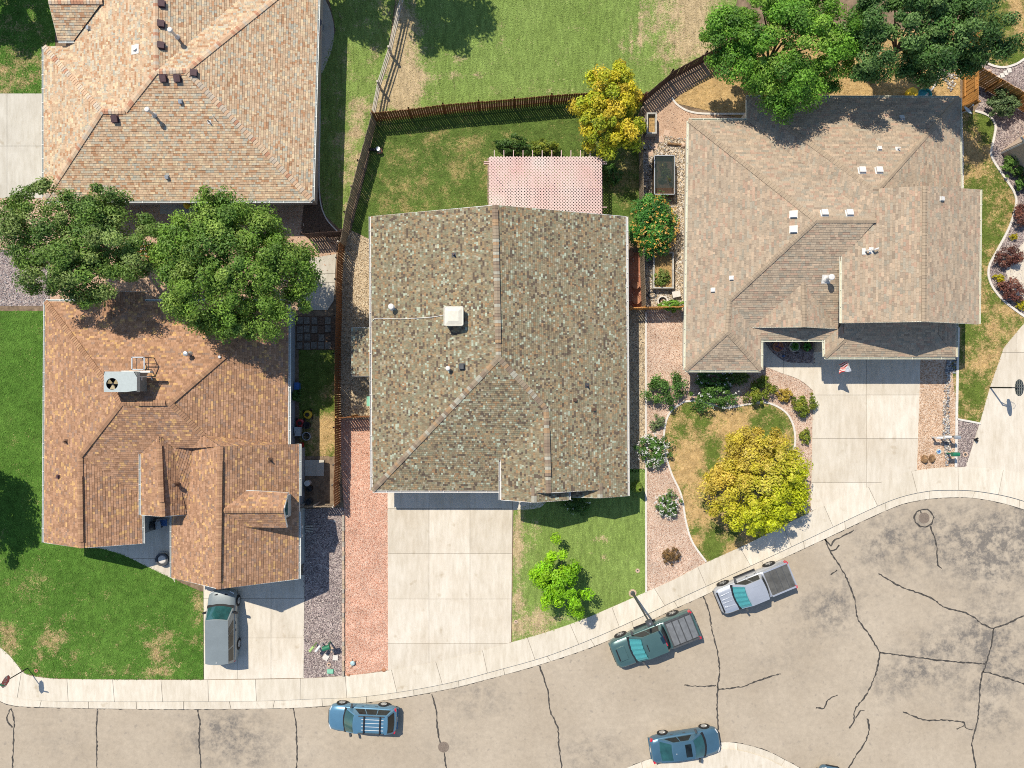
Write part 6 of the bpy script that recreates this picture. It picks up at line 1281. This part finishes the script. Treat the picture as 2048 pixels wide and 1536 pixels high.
# clipped cone
q = P(1272, 973, ZY); L = empty('conical_shrub', q, 'clipped lime green conical shrub at the front corner of the middle house', 'shrub', 'shrubs')
rg = np.random.default_rng(5); n = 5200; hh = rg.random(n)**.8; th = rg.uniform(0, 6.28, n); rr = (.42*(1-hh*.75)+.02)*np.sqrt(rg.uniform(.6, 1.05, n)); pos = np.stack([q.x+rr*np.cos(th), q.y+rr*np.sin(th), ZY+.05+hh*1.55], 1)
tn = np.array([(.16, .30, .03), (.22, .34, .05), (.28, .30, .08)])[rg.integers(0, 3, n)]*rg.uniform(.8, 1.2, (n, 1)); V, F, tn = leaf_quads(pos, np.stack([np.cos(th), np.sin(th), .5+0*th], 1)+rg.normal(0, .4, (n, 3)), .04, tn, rg); np_mesh('foliage', V, F, M['leaf'], tn, parent=L)
mb = MB(); mb.tube(q, q+Vector((0, 0, 1.2)), .05, .02, 8); mb.build('stem', M['bark'], L)

# ------------------------------------------------------------------ vehicles
def paint(name, c, metal=.35, rough=.32):
    m, nt, nd, ln, bs = nodes(name); n = pos_noise(nt, 1.3, 3); r = ramp(nd, [(.3, tuple(x*.92 for x in c)), (.7, tuple(min(1, x*1.06) for x in c))]); ln.new(n.outputs[0], r.inputs[0]); ln.new(r.outputs[0], bs.inputs['Base Color'])
    bs.inputs['Metallic'].default_value = metal; bs.inputs['Roughness'].default_value = rough; bs.inputs['Coat Weight'].default_value = .7; bs.inputs['Coat Roughness'].default_value = .08; return m
tg, nt, nd, ln, bs = nodes('teal_windshield'); bs.inputs['Base Color'].default_value = (.30, .85, .85, 1); bs.inputs['Roughness'].default_value = .03; bs.inputs['Specular IOR Level'].default_value = .7
tr_ = nd.new('ShaderNodeBsdfTransparent'); tr_.inputs[0].default_value = (.34, .72, .72, 1); gl_ = nd.new('ShaderNodeBsdfGlossy'); gl_.inputs['Roughness'].default_value = .03; mx = nd.new('ShaderNodeMixShader'); mx.inputs[0].default_value = .10
ln.new(tr_.outputs[0], mx.inputs[1]); ln.new(gl_.outputs[0], mx.inputs[2]); ln.new(mx.outputs[0], nd['Material Output'].inputs[0])
green_glass = mat('green_glass', (.02, .085, .085), .05, 0, var=.25, scale=1.2, spec=.8, coat=.5)
dark_glass = mat('tinted_glass', (.012, .018, .02), .05, 0, var=.4, scale=1.5, spec=.5)
lamp_red = mat('lamp_red', (.55, .015, .04), .2, coat=.6, var=.05); lamp_white = mat('lamp_clear', (.75, .75, .72), .15, .2, var=.05); alloy = mat('alloy', (.62, .62, .61), .3, .7, var=.1); orange_l = mat('lamp_amber', (.7, .25, .05), .25)
def vehicle(name, label, cat, cpx, heading, pm, spec):
    c = T(cpx[0], cpx[1], 0); L_, W, zr = spec['L'], spec['W'], spec['zr']; hw = W/2
    R0 = empty(name, Vector((c.x, c.y, spec.get('z0', 0.0))), label, cat, 'parked vehicles', math.radians(heading))
    X = lambda s: L_/2-s*L_
    body = MB(); body.smooth = True; secs = []
    for s, wf, zl, zs, zt in spec['st']:
        w_ = hw*wf; x = X(s); half = [(w_*.92, zl), (w_, zl+.14), (w_*1.0, (zl+zs)/2), (w_*.985, zs-.07), (w_*.93, zs), (w_*.60, zt-.012), (0, zt)]
        secs.append([Vector((x, y, z)) for y, z in half]+[Vector((x, -y, z)) for y, z in half[-2::-1]])
    k = len(secs[0]); vs = [v for s_ in secs for v in s_]; fs = [(i*k+j, i*k+j+1, (i+1)*k+j+1, (i+1)*k+j) for i in range(len(secs)-1) for j in range(k-1)]+[(i*k+k-1, i*k, (i+1)*k, (i+1)*k+k-1) for i in range(len(secs)-1)]
    fs += [tuple(range(k-1, -1, -1)), tuple(range((len(secs)-1)*k, len(secs)*k))]; body.add(vs, fs); bo = body.build('body', pm, R0, False)
    xa, xb, xc, xd = [X(s) for s in spec['gh']]; wb, wt, zb = hw*spec['wb'], hw*spec['wt'], spec['zb']
    FB, FT, RT, RB = (xa, wb, zb), (xb, wt, zr), (xc, wt, zr), (xd, wb*spec.get('wrb', .97), zb+.02)
    neg = lambda p: (p[0], -p[1], p[2]); wb0 = (.17, 0, .015); wb1 = (.08, 0, .05); rb1 = (-.05, 0, .05); rb0 = (-.08, 0, .01)
    cab = MB(); cab.smooth = True
    cab.patch(neg(FB), FB, FT, neg(FT), 10, 3, wb0, b1=wb1); cab.patch(neg(FT), FT, RT, neg(RT), 10, 6, wb1, b1=rb1); cab.patch(neg(RT), RT, RB, neg(RB), 10, 3, rb1, b1=rb0); cab.patch(RB, FB, FT, RT, 4, 2); cab.patch(neg(FB), neg(RB), neg(RT), neg(FT), 4, 2)
    cab.build('cabin', pm, R0, False)
    def out(c00, c10, c11, c01):
        a, b, d = Vector(c00), Vector(c10), Vector(c01); n = (b-a).cross(d-a); m_ = (a+b+d+Vector(c11))/4-Vector(((xa+xd)/2, 0, zb)); return 1 if n.dot(m_) > 0 else -1
    def pane(nm, q, m_, u0, u1, v0, v1, off=.012, bulge=(0, 0, 0), b1=None):
        b = MB(); b.smooth = True; b.patch(*q, 10, 3, bulge, u0, u1, v0, v1, off*out(*q), b1); return b.build(nm, m_, R0, False)
    ws = (neg(FB), FB, FT, neg(FT)); rw = (neg(RT), RT, RB, neg(RB)); sdl = (RB, FB, FT, RT); sdr = (neg(FB), neg(RB), neg(RT), neg(FT))
    pane('cowl', ws, M['black'], .0, 1, -.10, .12, .006, wb0, wb1)
    if spec.get('shade'):
        b = MB(); n_ = 9; c00, c10, c11, c01 = map(Vector, ws); nn = (c10-c00).cross(c01-c00).normalized()*out(*ws)
        pts = []
        for i in range(n_+1):
            u = .06+.88*i/n_
            for v in (.13, .88): p = c00*(1-u)*(1-v)+c10*u*(1-v)+c11*u*v+c01*(1-u)*v+Vector(wb0).lerp(Vector(wb1), v)*(4*u*(1-u)); pts.append(p+nn*(.01 if i % 2 else .055))
        b.add(pts, [(2*i, 2*i+2, 2*i+3, 2*i+1) for i in range(n_)]); b.build('sunshade', mat('shade_silver', (.72, .74, .74), .35, .3, var=.05), R0, False)
        pane('windshield', ws, tg, .05, .95, .11, .93, .075, wb0, wb1); b = MB(); q = c00*.0+(c00+c10)*.5*.25+(c01+c11)*.5*.75; b.box(q+nn*.07, (.10, .26, .012), rot=nn.to_track_quat('Z', 'Y').to_matrix() @ Matrix.Rotation(math.pi/2, 3, 'Z')); b.build('mirror_mount', M['dgrey'], R0, False)
    else: pane('windshield', ws, spec.get('wsm', green_glass), .05, .95, .10, .94, .014, wb0, wb1)
    pane('rear_window', rw, dark_glass if not spec.get('gr') else green_glass, .08, .92, .08, .90, .014, rb1, rb0)
    for u0, u1 in spec['win']:
        pane('side_window', sdl, dark_glass, u0, u1, .12, .90); pane('side_window', sdr, dark_glass, 1-u1, 1-u0, .12, .90)
    r = spec['wr']
    for s in spec['ax']:
        for sy in (1, -1):
            a = MB(); a.tube((X(s), sy*(hw-.25), r*1.02), (X(s), sy*(hw+.006), r*1.02), r*1.16, r*1.16, 22); a.build('wheel_arch', M['black'], R0, False)
            a = MB(); a.smooth = True; a.lathe((X(s), sy*(hw-.10), r), [(0, -.1), (r*.9, -.1), (r, -.06), (r, .08), (r*.92, .125), (r*.66, .125)], 24, Matrix.Rotation(-sy*math.pi/2, 3, 'X')); wo = a.build('wheel', M['rubber'], R0, False)
            a = MB(); cw = Vector((X(s), sy*(hw+.02), r)); a.lathe(cw, [(0, .0), (r*.64, .0), (r*.66, .012)], 22, Matrix.Rotation(-sy*math.pi/2, 3, 'X')); ri = a.build('rim', M['dgrey'] if spec.get('darkrim') else M['metal'], wo, False)
            a = MB()
            for i in range(5): t = 2*math.pi*i/5+.3; a.box(cw+Vector((r*.33*math.cos(t), sy*.014, r*.33*math.sin(t))), (r*.62, .02, r*.17), rot=Matrix.Rotation(-t, 3, 'Y'))
            a.tube(cw, cw+Vector((0, sy*.03, 0)), r*.14, r*.12, 10); a.build('spokes', alloy, wo, False)
    f0 = spec['st'][0]; f2 = spec['st'][2]; e0 = spec['st'][-1]
    for sy in (1, -1):
        a = MB(); a.box((X(spec.get('hl', .04)), sy*hw*.70, f2[3]+.015), (.13, .30, .10), sy*.42); a.build('headlight', lamp_white, R0, False)
        a = MB(); a.box((X(spec.get('tl', .972)), sy*hw*spec.get('tly', .83), e0[3]+.0), (.18, .17, spec.get('tlh', .22)), -sy*.35); a.build('taillight', lamp_red, R0, False)
        mz = zb+.06; mx_ = xa-.38; a = MB(); a.box((mx_, sy*(hw+.10), mz), (.13, .24, .17), sy*.25); a.build('mirror', spec.get('mm', M['dgrey']), R0, False)
        for s in spec.get('dh', ()): a = MB(); a.box((X(s), sy*(hw+.004), zb-.16), (.17, .03, .035)); a.build('door_handle', spec.get('mm', M['dgrey']), R0, False)
    a = MB(); a.box((X(.0)+.01, 0, f0[3]-.08), (.03, W*.5, .16)); a.build('grille', M['black'], R0, False)
    a = MB(); a.box((X(1.0)-.015, 0, e0[3]-.22), (.02, .32, .16)); a.build('licence_plate', M['white'], R0, False)
    a = MB(); a.box((X(1.0)-.01, 0, .42), (.10, W*.80, .16)); a.build('rear_bumper', spec.get('bm', pm), R0, False)
    return R0, X, bo
FR = [(0, .46, .38, .55, .58), (.006, .60, .32, .60, .64), (.016, .73, .28, .65, .70), (.032, .83, .24, .69, .75), (.055, .905, .22, .72, .79), (.09, .955, .2, .76, .84), (.14, .985, .2, .80, .89)]
REAR = [(.935, .97, .24, .965, 1.03), (.96, .94, .26, .955, 1.02), (.98, .88, .30, .93, .99), (.992, .80, .34, .89, .94), (1.0, .68, .38, .82, .86)]
CAR = FR+[(.22, 1, .2, .85, .94), (.30, 1, .2, .90, 1.0), (.5, 1, .2, .93, 1.0), (.75, 1, .2, .96, 1.02), (.88, .99, .22, .97, 1.04)]+REAR
# blue wagon
R0, X, bo = vehicle('wagon', 'blue station wagon with roof bars parked at the kerb facing left', 'car', (729, 1428), 180-2.5, paint('blue_paint', (.105, .24, .355)), dict(L=4.75, W=1.80, zr=1.53, st=CAR, gh=(.27, .42, .885, .965), zb=.95, wb=.93, wt=.72, win=((.05, .32), (.34, .60), (.62, .83)), wr=.335, ax=(.18, .79), dh=(.5, .7)))
rb = paint('blue_rail', (.30, .36, .40))
for sy in (.58, -.58): a = MB(); a.box((X(.66), sy, 1.59), (1.75, .05, .05)); a.build('roof_rail', M['dgrey'], R0, False)
for s in (.56, .79): a = MB(); a.box((X(s), 0, 1.615), (.10, 1.22, .04)); a.build('crossbar', M['black'], R0, False)
for i in range(4): a = MB(); a.box((X(.68), -.36+i*.24, 1.572), (1.5, .035, .02)); a.build('roof_rib', lamp_white, R0, False)
# dark blue sedan
SED = CAR[:10]+[(.72, 1, .2, .93, 1.0), (.86, .98, .22, .95, 1.03), (.95, .92, .26, .95, 1.02), (.99, .82, .32, .90, .95), (1.0, .74, .38, .82, .86)]
R0, X, bo = vehicle('sedan', 'dark blue sedan with sunroof parked at the bottom corner', 'car', (1366, 1480), 8.6, paint('navy_paint', (.07, .155, .225)), dict(L=4.85, W=1.83, zr=1.43, st=SED, gh=(.26, .42, .70, .88), zb=.96, wb=.92, wt=.70, win=((.10, .40), (.43, .78)), wr=.33, ax=(.185, .79), dh=(.5, .68), gr=1))
a = MB(); a.box((X(.49), 0, 1.49), (.42, .86, .02)); a.build('sunroof', dark_glass, R0, False); a = MB(); a.box((X(.665), -.1, 1.48), (.05, .04, .05)); a.build('antenna', lamp_white, R0, False)
# grey van
VAN = [(s_, w_, a_, b_+.1, c_+.11) for s_, w_, a_, b_, c_ in FR]+[(.22, 1, .2, .98, 1.06), (.3, 1, .2, 1.0, 1.08), (.5, 1, .2, 1.02, 1.08), (.8, 1, .2, 1.04, 1.1), (.95, .97, .22, 1.05, 1.1), (.985, .93, .28, 1.02, 1.06), (1.0, .84, .34, .92, .96)]
R0, X, bo = vehicle('minivan', 'blue grey minivan parked nose first on the left driveway', 'van', (455, 1243), 90.5, paint('grey_paint', (.20, .235, .245), .1, .45), dict(L=4.95, W=1.94, zr=1.74, st=VAN, gh=(.22, .37, .955, .985), zb=1.04, wb=.95, wt=.80, win=((.05, .30), (.33, .62), (.64, .80)), wr=.345, ax=(.175, .78), dh=(.45, .55), z0=ZD, wsm=green_glass, mm=M['black']))
for i in range(6): a = MB(); a.box((X(.70), -.5+i*.2, 1.782-.05*((-.5+i*.2)/.75)**2), (2.3, .03, .014)); a.build('roof_rib', pm_ if False else paint('grey_rib', (.25, .30, .31), .1, .5), R0, False)
a = MB(); a.box((X(.935), .0, 1.80), (.10, .04, .06)); a.build('antenna', lamp_white, R0, False)
for sy in (.35, -.35): a = MB(); a.box((X(.06), sy, .9), (.10, .22, .02), sy); a.build('hood_vent', M['black'], R0, False)
# trucks
TRK = [(0, .58, .48, .82, .86), (.004, .70, .44, .88, .93), (.011, .80, .40, .95, 1.0), (.022, .88, .37, 1.0, 1.05), (.04, .94, .34, 1.04, 1.09), (.07, .975, .32, 1.07, 1.12), (.11, .99, .32, 1.085, 1.14), (.2, 1, .32, 1.10, 1.17), (.28, 1, .32, 1.12, 1.18), (.45, 1, .32, 1.14, 1.18), (.62, 1, .32, 1.15, 1.18), (.66, 1, .34, 1.22, 1.20), (.95, .99, .38, 1.24, 1.21), (.985, .95, .42, 1.22, 1.18), (1.0, .90, .5, 1.12, 1.10)]
def truck(label, cpx, head, pm, L_, W, cover, extra):
    R0, X, bo = vehicle('pickup_truck', label, 'truck', cpx, head, pm, dict(L=L_, W=W, zr=1.86, st=TRK, gh=(.225, .375, .585, .635), zb=1.15, wb=.95, wt=.78, win=((.10, .50), (.53, .93)), wr=.40, ax=(.165, .80), dh=(.45, .57), shade=1, darkrim=1, tly=.93, tlh=.34, bm=M['metal']))
    hw = W/2; x0, x1 = X(.655), X(.975); cx_ = (x0+x1)/2; ln_ = abs(x0-x1)
    for sy in (1, -1): a = MB(); a.box((cx_, sy*hw*.915, 1.27), (ln_, .11, .06)); a.build('bed_rail', pm if cover == 'flat' else M['dgrey'], R0, False)
    a = MB(); a.box((X(.985), 0, 1.21), (.08, W*.88, .12)); a.build('tailgate', pm, R0, False)
    if cover == 'slat':
        a = MB(); a.box((cx_, 0, 1.252), (ln_*.98, W*.84, .02)); cv = a.build('bed_cover', M['dgrey'], R0, False)
        for i in range(4): b = MB(); b.box((x0+ln_*-(.06+.235*i)-ln_*.10, 0, 1.268), (ln_*.195, W*.80, .022)); b.build('cover_panel', mat('cover_grey', (.17, .18, .19), .55, var=.12, scale=3), cv, False)
    else:
        a = MB(); a.box((cx_, 0, 1.262), (ln_*.97, W*.845, .03)); cv = a.build('bed_cover', mat('vinyl_cover', (.10, .10, .095), .7, var=.2, scale=2.5), R0, False)
        for i in range(3): b = MB(); b.box((x0-ln_*(.25+.25*i), 0, 1.279), (.04, W*.80, .008)); b.build('cover_bow', M['dgrey'], cv, False)
    a = MB(); a.box((X(.012), 0, .62), (.16, W*.82, .2)); a.build('front_bumper', M['dgrey'] if cover == 'flat' else pm, R0, False)
    for sy in (1, -1): a = MB(); a.box((X(.46), sy*(hw+.03), .42), (1.6, .16, .04)); a.build('running_board', M['black'], R0, False)
    for y in (-.42, -.14, .14, .42): a = MB(); a.box((X(.50), y, 1.897-.03*(y/.7)**2), (L_*.11, .07, .02)); a.build('roof_rib', pm, R0, False)
    return R0, X, hw
pt3 = paint('teal_paint', (.07, .14, .14), .25, .35)
R0, X, hw = truck('dark teal pickup truck with slatted bed cover under the street lamp', (1304, 1269), 180+22.0, pt3, 6.15, 2.0, 'slat', None)
a = MB(); a.box((X(.10), 0, 1.175), (.62, .95, .05)); a.build('hood_bulge', pt3, R0, False); a = MB(); a.box((X(.055), 0, 1.19), (.09, .85, .03)); a.build('hood_scoop', M['black'], R0, False)
a = MB(); a.box((X(.592), 0, 1.87), (.12, .72, .03)); a.build('brake_light', lamp_red, R0, False); a = MB(); a.box((X(.39), 0, 1.905), (.06, .5, .012)); a.build('roof_marker', M['black'], R0, False)
pt4 = paint('silver_paint', (.52, .55, .60), .45, .3)
R0, X, hw = truck('silver pickup truck with black bed cover below the golden tree', (1500.5, 1168), 180+22.5, pt4, 5.45, 1.9, 'flat', None)
for y in (-.45, -.12, .12, .45): a = MB(); a.box((X(.13), y, 1.155), (.9, .05, .025), -y*.12); a.build('hood_crease', pt4, R0, False)
a = MB(); a.box((X(.028), 0, 1.03), (.10, 1.45, .10)); a.build('grille_bar', M['black'], R0, False)
R0, X, bo = vehicle('hatchback', 'blue car cut off by the bottom edge of the street', 'car', (1648, 1584), 80, paint('edge_blue', (.08, .18, .27)), dict(L=4.2, W=1.75, zr=1.45, st=CAR, gh=(.27, .42, .885, .965), zb=.95, wb=.93, wt=.72, win=((.05, .32), (.34, .60), (.62, .83)), wr=.32, ax=(.18, .79)))
